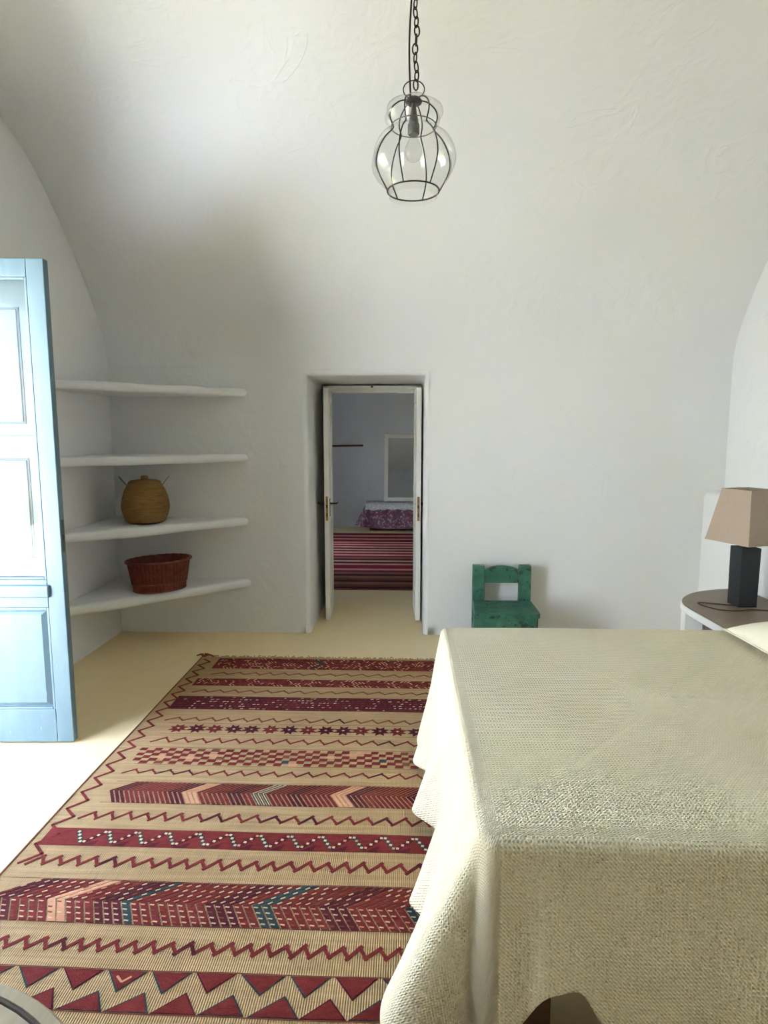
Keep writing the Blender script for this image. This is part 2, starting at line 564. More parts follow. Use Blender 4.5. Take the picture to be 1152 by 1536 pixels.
for x0, x1, z0 in ((IX0 - 0.1, DX0, 0), (DX1, IX1 + 0.1, 0), (DX0, DX1, DZ)):
    iw.box(x0, x1, IY0 - 0.12, IY0, z0, IZ)
struct(iw.build('wall_inner_front', M['plaster_inner']))

# terrace outside
for z0_, z1_, y0_, y1_, nm_ in ((0, 3.62, YF - 0.42, YF - 0.1, 'wall_front'), (3.62, 3.8, YF - 0.42, 5.2, 'sun_block_slab'), (2.75, 3.62, 5.0, 5.2, 'sun_block_wall')):
    q_ = MB(); q_.box(XL - WT, XR + 0.5, y0_, y1_, z0_, z1_)  # unseen outer boxes added to keep sun from leaking in behind the vault
    struct(q_.build(nm_, M['plaster']))
gg = MB(); gg.quad((-60, -50, -0.06), (XL - 0.15, -50, -0.06), (XL - 0.15, 60, -0.06), (-60, 60, -0.06))
struct(gg.build('garden_ground', mottled('dry_garden_soil', (0.14, 0.15, 0.08, 1), (0.20, 0.17, 0.10, 1), 0.7, 0.95, 0.3, 0.03), recalc=False))
tg = MB(); tg.quad((-5.6, -6.0, -0.03), (XL - WT, -6.0, -0.03), (XL - WT, 0.9, -0.03), (-5.6, 0.9, -0.03))
struct(tg.build('terrace_ground', M['terrace'], recalc=False), 'pale cement terrace outside the blue door', 'terrace')
gw = MB(); gw.box(-8.4, -8.1, -14.0, 9.0, -0.06, 3.2)  # added wall out of view, sends level bounced sunlight through the doorway
struct(gw.build('wall_bounce', mottled('white_bounce_wall', (0.74, 0.74, 0.72, 1), (0.68, 0.68, 0.66, 1), 1.5, 0.9, 0.2, 0.01)), 'added white wall out of view, bouncing sunlight indoors', 'wall')
th = MB(); th.box(XL - WT, XL, TY0, TY1, -0.03, 0.004)
struct(th.build('trim_threshold', M['floor']))

# ------------------------------------------------------------------ blue terrace door leaf
def blue_door():
    d = bpy.data.objects.new('door_1', None); COL.objects.link(d)
    Lw, Lh, T = 0.558, 2.24, 0.042
    d.location = (-2.155, 2.752, 0.008)
    d.rotation_euler.z = radians(2.6)
    struct(d, 'pale blue glazed door leaf standing open by the shelves', 'door')
    st = 0.078
    bl = M['blue_paint']
    rbox('stile', 0, st, 0, T, 0, Lh, bl, d)
    s2 = rbox('stile', Lw - st, Lw, 0, T, 0, Lh, bl, d)
    rbox('top_rail', st, Lw - st, 0, T, Lh - 0.078, Lh, bl, d)
    rbox('bottom_rail', st, Lw - st, 0, T, 0, 0.165, bl, d)
    rbox('lock_rail', st, Lw - st, 0, T, 0.665, 0.80, bl, d)
    rbox('ledge_moulding', st - 0.012, Lw - st + 0.012, -0.016, 0.004, 0.715, 0.775, bl, d, bevel=0.008)
    # raised lower panel and its mouldings
    rbox('panel', st, Lw - st, 0.014, 0.034, 0.165, 0.665, bl, d, bevel=0.002)
    a, b, z0, z1 = st + 0.04, Lw - st - 0.04, 0.20, 0.63
    m = MB()
    m.add([(st + 0.018, 0.0135, 0.183), (Lw - st - 0.018, 0.0135, 0.183), (Lw - st - 0.018, 0.0135, 0.648), (st + 0.018, 0.0135, 0.648),
           (a, 0.002, z0), (b, 0.002, z0), (b, 0.002, z1), (a, 0.002, z1)],
          [(0, 1, 5, 4), (1, 2, 6, 5), (2, 3, 7, 6), (3, 0, 4, 7), (4, 5, 6, 7)])
    m.build('panel_field', bl, d)
    g = MB()
    for x0, x1, q0, q1 in ((st, st + 0.012, 0.165, 0.665), (Lw - st - 0.012, Lw - st, 0.165, 0.665)):
        g.box(x0, x1, 0.002, 0.016, q0, q1)
    for q0, q1 in ((0.165, 0.177), (0.653, 0.665)):
        g.box(st + 0.012, Lw - st - 0.012, 0.002, 0.016, q0, q1)
    g.build('panel_moulding', bl, d, bevel=0.003)
    # glazing with the closed inside shutter behind it
    gb = MB()
    for x0, x1, q0, q1 in ((st, st + 0.012, 0.80, Lh - 0.078), (Lw - st - 0.012, Lw - st, 0.80, Lh - 0.078)):
        gb.box(x0, x1, 0.001, 0.012, q0, q1)
    for q0, q1 in ((0.80, 0.812), (Lh - 0.09, Lh - 0.078)):
        gb.box(st + 0.012, Lw - st - 0.012, 0.001, 0.012, q0, q1)
    gb.build('glazing_bead', bl, d, bevel=0.003)
    rbox('pane', st, Lw - st, 0.013, 0.016, 0.80, Lh - 0.078, M['pane'], d, bevel=0)
    sh = rbox('shutter', st - 0.004, Lw - st + 0.004, 0.042, 0.060, 0.795, Lh - 0.07, M['shutter_paint'], d, bevel=0.002)
    for z0, z1 in ((0.90, 1.355), (1.53, 2.03)):
        x0, x1 = st + 0.06, Lw - st - 0.075
        rbox('shutter_panel', x0, x1, 0.034, 0.0425, z0, z1, M['shutter_paint'], sh, bevel=0.006)
        gv = MB()
        for q in ((x0 - 0.009, x0 - 0.003, z0 - 0.009, z1 + 0.009), (x1 + 0.003, x1 + 0.009, z0 - 0.009, z1 + 0.009)):
            gv.box(q[0], q[1], 0.0385, 0.0425, q[2], q[3])
        for q in ((z0 - 0.009, z0 - 0.003), (z1 + 0.003, z1 + 0.009)):
            gv.box(x0 - 0.009, x1 + 0.009, 0.0385, 0.0425, *q)
        gv.build('shutter_groove', M['groove'], sh)
    rbox('shutter_joint', st, Lw - st, 0.0395, 0.0425, 1.466, 1.471, M['groove'], sh, bevel=0)
    rbox('bolt', Lw - 0.001, Lw + 0.004, 0.012, 0.024, 0.985, 1.01, M['iron'], s2, bevel=0.001)
    rbox('edge_plate', Lw - 0.001, Lw + 0.0015, 0.008, 0.03, 0.93, 1.08, M['groove'], s2, bevel=0)
blue_door()

# ------------------------------------------------------------------ white double door in the deep doorway
FY = YB + REV - 0.06
fr = bpy.data.objects.new('trim_1', None); COL.objects.link(fr)
struct(fr, 'white wooden frame set deep in the doorway', 'door frame')
rbox('jamb', DX0 + 0.012, DX0 + 0.055, FY - 0.03, FY + 0.05, 0.0, 1.885, M['white_paint'], fr)
rbox('jamb', DX1 - 0.055, DX1 - 0.012, FY - 0.03, FY + 0.05, 0.0, 1.885, M['white_paint'], fr)
rbox('head', DX0 + 0.012, DX1 - 0.012, FY - 0.03, FY + 0.05, 1.825, 1.885, M['white_paint'], fr)
rbox('head_bead', DX0 + 0.055, DX1 - 0.055, FY - 0.04, FY - 0.028, 1.835, 1.85, M['white_paint'], fr, bevel=0.003)
rbox('catch', -0.30, -0.28, FY - 0.04, FY - 0.028, 1.868, 1.88, M['iron'], fr, bevel=0)

def white_leaf(name, hx, sgn, ang, label):
    d = bpy.data.objects.new(name, None); COL.objects.link(d)
    d.location = (hx, FY - 0.03, 0.012)
    d.rotation_euler.z = ang
    struct(d, label, 'door')
    L, H, T = 0.44, 1.825, 0.038
    x0, x1 = (-T / 2, T / 2)
    wp = M['white_paint']
    rbox('stile', x0, x1, -L, -L + 0.075, 0, H, wp, d, bevel=0.003)
    rbox('stile', x0, x1, -0.07, 0, 0, H, wp, d, bevel=0.003)
    for z0, z1 in ((0, 0.15), (0.78, 0.90), (H - 0.10, H)):
        rbox('rail', x0, x1, -L + 0.075, -0.07, z0, z1, wp, d, bevel=0.003)
    for z0, z1 in ((0.15, 0.78), (0.90, H - 0.10)):
        rbox('panel', x0 + 0.011, x1 - 0.011, -L + 0.075, -0.07, z0, z1, wp, d, bevel=0.003)
    lp = rbox('lock_plate', -0.009, 0.009, -L - 0.0025, -L + 0.001, 0.80, 0.99, M['brass'], d, bevel=0.001)
    rbox('latch', -0.005, 0.005, -L - 0.009, -L - 0.002, 0.90, 0.925, M['iron'], lp, bevel=0.001)
    rbox('keyway', -0.004, 0.004, -L - 0.0035, -L - 0.002, 0.83, 0.86, M['iron'], lp, bevel=0)
    for s in ((-1, 1) if name == 'door_2' else (1,)):
        m = MB()
        xx = s * T / 2
        m.tube([(xx, -L + 0.045, 0.93), (xx + s * 0.04, -L + 0.045, 0.93), (xx + s * 0.052, -L + 0.05, 0.93), (xx + s * 0.056, -L + 0.075, 0.928), (xx + s * 0.056, -L + 0.15, 0.925)], 0.007, 8)
        m.box(xx - 0.001 if s > 0 else xx - 0.004, xx + 0.004 if s > 0 else xx + 0.001, -L + 0.03, -L + 0.06, 0.83, 0.97)
        m.build('handle', M['iron'], d, smooth=False, auto=40)
    for z in (0.25, 1.55):
        m = MB(); m.lathe([(0.006, z), (0.006, z + 0.08)], 10)
        m.build('hinge', M['iron'], d)
    return d
white_leaf('door_2', DX0 + 0.068, 1, radians(3.0), 'white door leaf with black levers on both faces')
white_leaf('door_3', DX1 - 0.05, -1, radians(2.0), 'white door leaf seen edge-on with brass lock plate')

# ------------------------------------------------------------------ corner shelves
def corner_shelf(zt, label, th_):
    m = MB()
    n = 40
    A = Vector((-1.135, YB + 0.02)); B = Vector((XL - 0.02, 3.615))
    front = []
    for k in range(n + 1):
        t = k / n
        p = A.lerp(B, t)
        bow = 0.015 * sin(pi * t)
        front.append((p.x + bow * 0.6, p.y - bow * 0.6, t))
    rows = []
    rr = th_ * 0.42
    for (x, y, t) in front:
        e = 0.006 * nz(x * 3, y * 3, zt * 5, 1.4)
        e2 = 0.007 * nz(x * 3 + 4, y * 3, zt * 5, 1.2)
        top, bot = zt + e, zt - th_ + e2
        nx, ny = 0.67, -0.74
        row = [(XL - 0.02 if False else x - nx * 0.0, 0, 0)]
        row = []
        for a in range(0, 7):
            an = pi / 2 * a / 6
            row.append((x - nx * rr * (1 - sin(an)), y - ny * rr * (1 - sin(an)), top - rr * (1 - cos(an))))
        for a in range(0, 7):
            an = pi / 2 * a / 6
            row.append((x - nx * rr * (1 - cos(an)), y - ny * rr * (1 - cos(an)), bot + rr * (1 - sin(an))))
        # top inner and bottom inner go back to the corner
        rows.append(row)
    C_ = (XL - 0.02, YB + 0.02)
    nr = len(rows[0]); vs = [p for r in rows for p in r]
    fs = [(i * nr + j, (i + 1) * nr + j, (i + 1) * nr + j + 1, i * nr + j + 1) for i in range(n) for j in range(nr - 1)]
    ct = len(vs); vs.append((C_[0], C_[1], zt)); cb = len(vs); vs.append((C_[0], C_[1], zt - th_))
    for i in range(n):
        fs.append((i * nr, ct, (i + 1) * nr))
        fs.append((i * nr + nr - 1, (i + 1) * nr + nr - 1, cb))
    m.add(vs, fs)
    o = m.build('corner_shelf', M['plaster'], auto=60)
    return tag(o, label, 'shelf', 'plaster corner shelves')
corner_shelf(0.415, 'lowest white plaster corner shelf, carrying the red wicker basket', 0.066)
corner_shelf(0.876, 'white plaster corner shelf carrying the lidded straw basket', 0.064)
corner_shelf(1.341, 'empty white plaster corner shelf just above the lidded straw basket', 0.058)
corner_shelf(1.807, 'topmost empty white plaster corner shelf', 0.055)

# ------------------------------------------------------------------ lidded straw basket
def straw_mat():
    m = Mat('golden_straw_coil', srgb(134, 100, 52), 0.75, 0, 0.3)
    v = m.coords('Object', (1, 1, 6))
    a = m.noise(v, 16, 5, 0.6)
    m.color(m.ramp(a, [(0.3, srgb(98, 74, 38)), (0.5, srgb(122, 92, 50)), (0.72, srgb(136, 98, 56))]))
    m.bump(m.noise(m.coords('Object', (3, 3, 1)), 60, 3), 0.4, 0.002)
    return m.m
M['straw'] = straw_mat()
M['wire'] = mottled('grey_wire', srgb(96, 92, 84), srgb(120, 114, 104), 20, 0.5, 0, 0, 0.5, 0.5)
def lidded_basket():
    t = thing('lidded_basket', 'round lidded straw basket with wire handles on a corner shelf', 'basket', (-1.79, 4.17, 0.8825), radians(20))
    key = spline([(0.105, 0.0, 0), (0.132, 0.02, 0), (0.152, 0.08, 0), (0.156, 0.115, 0), (0.148, 0.17, 0), (0.13, 0.225, 0), (0.104, 0.272, 0)], 40)
    prof = []
    L = 0
    for i, p in enumerate(key):
        if i:
            L += (p - key[i - 1]).length
        prof.append((p.x + 0.0022 * abs(sin(pi * L / 0.0125)), p.y))
    m = MB(); m.lathe(prof, 56)
    m.build('body', M['straw'], t, smooth=True)
    lid = []
    for k in range(50):
        r = 0.108 - 0.085 * k / 49
        lid.append((r, 0.272 + 0.012 * sin(min(1, k / 10) * pi / 2) + 0.012 * k / 49 + 0.0018 * abs(sin(k * 0.45))))
    m = MB(); m.lathe([(0.104, 0.266)] + lid + [(0.02, 0.29)], 48)
    lo = m.build('lid', M['straw'], t, smooth=True)
    m = MB(); m.lathe([(0.021, 0.292), (0.023, 0.30), (0.022, 0.306), (0.024, 0.314), (0.02, 0.32), (0.008, 0.322)], 24)
    m.build('knob', M['straw'], lo, smooth=True)
    for s in (-1, 1):
        m = MB()
        pts = spline([(s * 0.112, -0.025, 0.252), (s * 0.135, -0.024, 0.282), (s * 0.158, -0.012, 0.312), (s * 0.163, 0.0, 0.318), (s * 0.158, 0.012, 0.312), (s * 0.135, 0.024, 0.282), (s * 0.112, 0.025, 0.252)], 6)
        m.tube(pts, 0.0022, 6)
        h = m.build('handle', M['wire'], t, smooth=True)
lidded_basket()

# ------------------------------------------------------------------ oval red wicker basket
def wicker_mat():
    m = Mat('red_brown_wicker', srgb(110, 44, 24), 0.5, 0, 0.4)
    v = m.coords('Object')
    a = m.noise(v, 26, 4, 0.6)
    m.color(m.ramp(a, [(0.3, srgb(80, 30, 20)), (0.55, srgb(106, 42, 26)), (0.75, srgb(128, 60, 36))]))
    m.bump(m.noise(m.coords('Object', (1, 1, 8)), 40, 3), 0.3, 0.002)
    return m.m
M['wicker'] = wicker_mat()
def wicker_basket():
    t = thing('wicker_basket', 'oval red-brown wicker basket with flared rim on the lowest shelf', 'basket', (-1.70, 4.135, 0.4225), radians(38))
    H_, NR = 0.205, 46
    ax, ay = 0.205, 0.145
    def rad(z):
        return 0.82 + 0.18 * (z / H_) ** 0.9
    m = MB()
    def wall(u, v, off):
        z = H_ * v; r = rad(z); a = 2 * pi * u
        w = 0.0028 * sin(NR * a) * (1 if v < 0.3 else -1) + 0.0015 * sin(2 * pi * z / 0.012)
        return ((ax * r + off + w) * cos(a), (ay * r + off + w) * sin(a), z)
    m.grid(lambda u, v: wall(u, v, 0), NR * 4, 24, True)
    m.build('body', M['wicker'], t, smooth=True)
    m = MB(); m.grid(lambda u, v: wall(u, 0.02 + 0.98 * v, -0.009), NR * 2, 10, True)
    m.build('lining', M['wicker'], t, smooth=True)
    m = MB(); m.lathe([(0.80, 0.0), (0.80, 0.008)], 48, ax, ay)
    m.build('bottom', M['wicker'], t)
    # upright stakes that stand proud of the weave
    m0 = MB(); m0.tube([(0, 0, 0.055), (0, 0, 0.13), (0, 0, 0.2)], 0.0042, 6)
    base = None
    for k in range(NR):
        a = 2 * pi * k / NR
        p0 = Vector(((ax * rad(0.055) + 0.002) * cos(a), (ay * rad(0.055) + 0.002) * sin(a), 0.055))
        p1 = Vector(((ax * rad(0.2) + 0.002) * cos(a), (ay * rad(0.2) + 0.002) * sin(a), 0.2))
        mm_ = MB(); mm_.tube([p0, (p0 + p1) / 2, p1], 0.0045, 6)
        mm_.build('stake', M['wicker'], t, smooth=True)
    for z, r, nm in ((0.205, 0.0095, 'rim'), (0.055, 0.005, 'weave_band'), (0.005, 0.006, 'foot_band')):
        m = MB(); k_ = rad(z)
        ex = 0.010 if nm == 'rim' else 0.003
        pts = [((ax * k_ + ex) * cos(2 * pi * i / 72), (ay * k_ + ex) * sin(2 * pi * i / 72), max(z, r) + (0.0015 * sin(i * 2.1) if nm == 'rim' else 0)) for i in range(72)]
        m.tube(pts, r, 8, True)
        m.build(nm, M['wicker'], t, smooth=True)
wicker_basket()

# ------------------------------------------------------------------ little green chair
def green_chair():
    t = thing('small_chair', 'small chipped green wooden chair against the white wall behind the bed', 'chair', (0, 0, 0))
    g = M['green_paint']
    by, fy = 4.36, 4.02
    bx0, bx1, fx0, fx1 = 0.478, 0.893, 0.453, 0.893
    for x0, x1 in ((bx0, bx0 + 0.085), (bx1 - 0.085, bx1)):
        m = MB()
        for k in range(1):
            m.add([(x0, by, 0), (x1, by, 0), (x1, by + 0.05, 0), (x0, by + 0.05, 0), (x0, by + 0.01, 0.553), (x1, by + 0.01, 0.551), (x1, by + 0.06, 0.553), (x0, by + 0.06, 0.553)],
                  [(0, 3, 2, 1), (4, 5, 6, 7), (0, 1, 5, 4), (1, 2, 6, 5), (2, 3, 7, 6), (3, 0, 4, 7)])
        m.build('back_post', g, t, bevel=0.005)
    # arched head board between the posts
    m = MB(); n = 14
    x0, x1 = bx0 + 0.083, bx1 - 0.083
    top = [(x0 + (x1 - x0) * k / n, 0.503 + 0.046 * sin(pi * (0.08 + 0.84 * k / n)) ** 0.7) for k in range(n + 1)]
    poly = [(x0, 0.425)] + top + [(x1, 0.425)]
    vs = [(x, by + 0.018, z) for x, z in poly] + [(x, by + 0.048, z) for x, z in poly]
    N = len(poly)
    m.add(vs, [tuple(range(N)), tuple(reversed(range(N, 2 * N)))] + [(i, N + i, N + (i + 1) % N, (i + 1) % N) for i in range(N)])
    m.build('head_board', g, t, bevel=0.004)
    m = MB()
    m.prism([(fx0, fy), (fx1 - 0.03, fy - 0.002), (fx1, fy + 0.02), (fx1 + 0.004, fy + 0.1), (bx1, by - 0.005), (bx1, by + 0.002), (bx0, by + 0.002)], 0.265, 0.302)
    m.build('seat', g, t, bevel=0.008, seg=3)
    rbox('apron', fx0 + 0.015, fx1 - 0.02, fy + 0.012, fy + 0.037, 0.17, 0.266, g, t, bevel=0.004)
    rbox('back_rail', bx0 + 0.08, bx1 - 0.08, by + 0.015, by + 0.04, 0.19, 0.262, g, t, bevel=0.004)
    for x0 in (fx0 + 0.005, fx1 - 0.065):
        rbox('front_leg', x0, x0 + 0.055, fy + 0.03, fy + 0.085, 0, 0.266, g, t, bevel=0.004)
    for x0 in (fx0 + 0.02, fx1 - 0.06):
        rbox('side_rail', x0, x0 + 0.025, fy + 0.085, by + 0.002, 0.10, 0.145, g, t, bevel=0.004)
green_chair()

# ------------------------------------------------------------------ bedside masonry shelf
NS = 0.52
def bedside():
    t = thing('bedside_shelf', 'white masonry bedside shelf with grey-brown stone top under the lamp', 'bedside shelf', (0, 0, 0))
    xw = 2.126
    outline = spline([(1.60, 2.96, 0), (1.595, 3.2, 0), (1.585, 3.42, 0), (1.60, 3.56, 0), (1.665, 3.68, 0), (1.78, 3.79, 0), (1.95, 3.865, 0), (xw, 3.89, 0)], 5)
    pts = [(p.x, p.y) for p in outline]
    poly = [(xw, 2.96)] + pts
    m = MB(); m.prism(poly, NS - 0.008, NS)
    m.build('stone_top', M['slate'], t, bevel=0.002)
    big = [(xw, 2.955)] + [(x - 0.006, y + 0.004) for x, y in pts]
    m = MB(); m.prism(big, NS - 0.05, NS - 0.008)
    m.build('slab', M['plaster'], t, bevel=0.01, seg=3)
    # rounded supporting wall at the far side
    inner = []
    m = MB()
    arc_ = [q for q in pts if q[1] > 3.46]
    ins = [(x + 0.085 * (1 if y < 3.6 else 0.75), y - 0.03 * (1 if y < 3.6 else 3.0)) for x, y in arc_]
    poly2 = arc_ + list(reversed(ins))
    m.prism(poly2, 0, NS - 0.05)
    m.build('support_wall', M['plaster'], t, bevel=0.012, seg=3)
bedside()

# ------------------------------------------------------------------ table lamp
def table_lamp():
    cx, cy = 1.905, 3.50
    t = thing('table_lamp', 'table lamp with square black base and taupe linen shade', 'lamp', (cx, cy, NS), 0)
    los = atan2(-cy, -cx)
    def sq(half_diag, z, near):
        return [(half_diag * cos(near + k * pi / 2), half_diag * sin(near + k * pi / 2), z) for k in range(4)]
    nb = los - 0.22
    m = MB()
    m.add(sq(0.076, 0, nb) + sq(0.079, 0.335, nb), [(3, 2, 1, 0), (4, 5, 6, 7)] + [(i, (i + 1) % 4, 4 + (i + 1) % 4, 4 + i) for i in range(4)])
    m.build('base', M['black_block'], t, bevel=0.004)
    m = MB(); m.lathe([(0.012, 0.334), (0.012, 0.345), (0.008, 0.348), (0.008, 0.39), (0.014, 0.392), (0.014, 0.44)], 16)
    m.build('stem', M['chrome'], t, auto=40)
    m = MB(); m.lathe([(0.002, 0.56), (0.02, 0.545), (0.03, 0.515), (0.022, 0.47), (0.014, 0.44)], 16)
    m.build('bulb', mottled('frosted_bulb', (0.85, 0.85, 0.83, 1), (0.8, 0.8, 0.78, 1), 5, 0.3, 0), t, smooth=True)
    ns = los + 0.06
    zb, zt = 0.37, 0.655
    hb, ht = 0.205, 0.138
    m = MB()
    m.add(sq(hb, zb, ns) + sq(ht, zt, ns), [(i, (i + 1) % 4, 4 + (i + 1) % 4, 4 + i) for i in range(4)])
    o = m.build('shade', M['shade'], t)
    so = o.modifiers.new('thickness', 'SOLIDIFY'); so.thickness = 0.004
    for hd, z, nm in ((hb, zb, 'lower_hem'), (ht, zt, 'upper_hem')):
        m = MB()
        a = sq(hd + 0.003, z - 0.004, ns); b = sq(hd + 0.002, z + 0.006, ns); c = sq(hd - 0.006, z - 0.004, ns); d = sq(hd - 0.006, z + 0.006, ns)
        m.add(a + b + c + d, [(i, (i + 1) % 4, 4 + (i + 1) % 4, 4 + i) for i in range(4)] + [(8 + i, 12 + i, 12 + (i + 1) % 4, 8 + (i + 1) % 4) for i in range(4)]
              + [(4 + i, 4 + (i + 1) % 4, 12 + (i + 1) % 4, 12 + i) for i in range(4)] + [(i, 8 + i, 8 + (i + 1) % 4, (i + 1) % 4) for i in range(4)])
        m.build(nm, M['shade'], o)
    m = MB()
    for k in range(3):
        a = ns + 0.5 + k * 2 * pi / 3
        m.tube([(0.014 * cos(a), 0.014 * sin(a), 0.43), (0.085 * cos(a), 0.085 * sin(a), 0.43 if False else 0.46)], 0.002, 6)
    m.build('shade_carrier', M['iron'], t)
    m = MB()
    cpts = spline([(-0.05, -0.03, 0.005), (-0.12, 0.0, 0.004), (-0.20, 0.03, 0.004), (-0.235, 0.02, 0.004), (-0.225, -0.05, 0.004), (-0.17, -0.12, 0.004), (-0.08, -0.13, 0.004), (0.0, -0.11, 0.004), (0.1, -0.12, 0.004), (0.2, -0.09, 0.004)], 8)
    m.tube(cpts, 0.0035, 8)
    m.build('cord', M['dark_wood'], t, smooth=True)
table_lamp()

# ------------------------------------------------------------------ bed
BZ = 0.57
BX0, BX1, BY0, BY1 = 0.165, 2.085, 1.30, 2.885
def bed():
    t = thing('bed', 'wooden bed with mattress hidden under the cream bedspread', 'bed', (0, 0, 0))
    rbox('base', BX0 + 0.06, BX1 - 0.01, BY0 + 0.05, BY1 - 0.05, 0.24, 0.34, M['dark_wood'], t, bevel=0.006)
    rbox('mattress', BX0 + 0.035, BX1 - 0.012, BY0 + 0.035, BY1 - 0.035, 0.34, BZ - 0.012, M['mattress'], t, bevel=0.05, seg=4)
    for x in (BX0 + 0.13, BX1 - 0.15):
        for y in (BY0 + 0.09, BY1 - 0.15):
            rbox('leg', x, x + 0.07, y, y + 0.07, 0, 0.24, M['dark_wood'], t, bevel=0.005)
bed()

def bedspread():
    r0 = 0.05     # corner radius of the top outline
    # path around the top, starting at the head on the far side
    path = []
    def seg(a, b, n, nrm):
        for k in range(n):
            t = k / n
            path.append((a[0] + (b[0] - a[0]) * t, a[1] + (b[1] - a[1]) * t, nrm[0], nrm[1]))
    def corner(cx, cy, a0, a1, n):
        for k in range(n):
            a = a0 + (a1 - a0) * k / n
            path.append((cx + r0 * cos(a), cy + r0 * sin(a), cos(a), sin(a)))
    seg((BX1, BY1), (BX0 + r0, BY1), 60, (0, 1))
    corner(BX0 + r0, BY1 - r0, pi / 2, pi, 22)
    seg((BX0, BY1 - r0), (BX0, BY0 + r0), 150, (-1, 0))
    corner(BX0 + r0, BY0 + r0, pi, 1.5 * pi, 44)
    seg((BX0 + r0, BY0), (BX1, BY0), 150, (0, -1))
    path.append((BX1, BY0, 0, -1))
    N = len(path)
    # outward drape and hem height per path point
    def drape(i):
        x, y, nx, ny = path[i]
        foot = max(0.0, -nx); near = max(0.0, -ny); far = max(0.0, ny)
        # along-foot coordinate from the near corner
        sf = y - BY0
        fl = 0.045
        fold = 0.0
        hem = 0.10
        if foot > 0.02:
            fl = 0.085
            fold = 0.042 * sin(sf * 14.6 + 1.0) + 0.018 * sin(sf * 31 + 0.4)
            e = exp(-((sf - 0.06) / 0.26) ** 2)
            fl += 0.125 * e
            fold *= (1 - 0.75 * e)
            fl += 0.05 * exp(-((sf - 1.58) / 0.10) ** 2)
            hem = 0.07 + 0.02 * sin(sf * 9)
        if near > 0.02:
            sx = x - BX0
            e = exp(-(sx / 0.06) ** 2)
            f2 = 0.02 + 0.045 * exp(-((sx - 0.05) / 0.03) ** 2) * 0 + 0.012 * sin(sx * 8.0 + 2.2) + 0.022 * exp(-((sx - 0.17) / 0.06) ** 2) - 0.02 * exp(-((sx - 0.09) / 0.05) ** 2)
            f2 += 0.03 * exp(-((sx + 0.02) / 0.03) ** 2)
            q_ = min(1.0, max(0.0, (near - 0.12) / 0.5)); w = q_ * q_ * (3 - 2 * q_) if foot > 0.02 else 1.0
            fl = fl * (1 - w) + f2 * w
            fold = fold * (1 - w) + 0.008 * sin(sx * 21) * w
            hem = hem * (1 - w) + w * (-0.075 * exp(-((sx - 0.0) / 0.10) ** 4) + 0.115 + 0.03 * sin(sx * 5.0 + 1.5) + 0.085 * exp(-((x - 0.365) / 0.075) ** 4))
        if far > 0.02 and foot < 0.02:
            fl, fold, hem = 0.03, 0.01 * sin(x * 13), 0.12
        return fl, fold, hem
    rc = 0.024    # roll radius of the top edge
    NT = 46
    vs = []; uvs = []
    for i in range(N):
        x, y, nx, ny = path[i]
        fl, fold, hem = drape(i)
        for j in range(NT + 1):
            if j <= 8:
                a = pi / 2 * j / 8
                out = -rc * (1 - sin(a)); z = BZ - rc * (1 - cos(a))
                drop = rc * a
            else:
                t = (j - 8) / (NT - 8)
                z = (BZ - rc) + (hem - (BZ - rc)) * t
                tt = t ** 1.05
                out = fl * tt + fold * t ** 1.3
                out += 0.006 * nz(x * 5, y * 5, z * 4) * min(1, t * 3)
                drop = rc * pi / 2 + t * (BZ - rc - hem) * 1.05
            px_, py_ = x + nx * out, y + ny * out
            if j <= 3:
                z += 0.004 * nz(x * 3, y * 3, 0.5)
            if px_ > BX1 + 0.01:
                px_ = BX1 + 0.01
            vs.append((px_, py_, z)); uvs.append((x + nx * drop, y + ny * drop))
    n1 = NT + 1
    fs = [(i * n1 + j, i * n1 + j + 1, (i + 1) * n1 + j + 1, (i + 1) * n1 + j) for i in range(N - 1) for j in range(NT)]
    # top: rings shrinking from the path to a spine at the head end
    NTOP = 26
    prev = [i * n1 for i in range(N)]
    for k in range(1, NTOP + 1):
        t = k / NTOP
        cur = []
        for i in range(N):
            x, y, nx, ny = path[i]
            bx, by_ = x - nx * rc, y - ny * rc
            tx = min(max(bx, BX0 + 0.75), BX1) ; ty = (BY0 + BY1) / 2
            qx, qy = bx + (tx - bx) * t, by_ + (ty - by_) * t
            z = BZ + 0.006 * nz(qx * 2.2, qy * 2.2, 0.5) + 0.004 * nz(qx * 3, qy * 3, 0.5) - 0.006 * t * 0
            vs.append((qx, qy, z)); uvs.append((qx, qy)); cur.append(len(vs) - 1)
        for i in range(N - 1):
            fs.append((prev[i], prev[i + 1], cur[i + 1], cur[i]))
        prev = cur
    me = bpy.data.meshes.new('bedspread')
    me.from_pydata(vs, [], fs)
    ul = me.uv_layers.new(name='cloth')
    li = [0] * len(me.loops)
    me.loops.foreach_get('vertex_index', li)
    ul.data.foreach_set('uv', [c for k in li for c in uvs[k]])
    bm_ = bmesh.new(); bm_.from_mesh(me); bmesh.ops.remove_doubles(bm_, verts=[v for v in bm_.verts if v.co.z > BZ - 0.012 and v.co.x > BX0 + 0.3 and BY0 + 0.3 < v.co.y < BY1 - 0.3], dist=0.002); bm_.to_mesh(me); bm_.free()
    me.materials.append(M['waffle'])
    me.polygons.foreach_set('use_smooth', [True] * len(me.polygons))
    me.update()
    o = bpy.data.objects.new('bedspread', me); COL.objects.link(o)
    so = o.modifiers.new('thickness', 'SOLIDIFY'); so.thickness = 0.004; so.offset = 0
    tag(o, 'cream waffle-weave bedspread draped over the bed', 'bedspread')
bedspread()

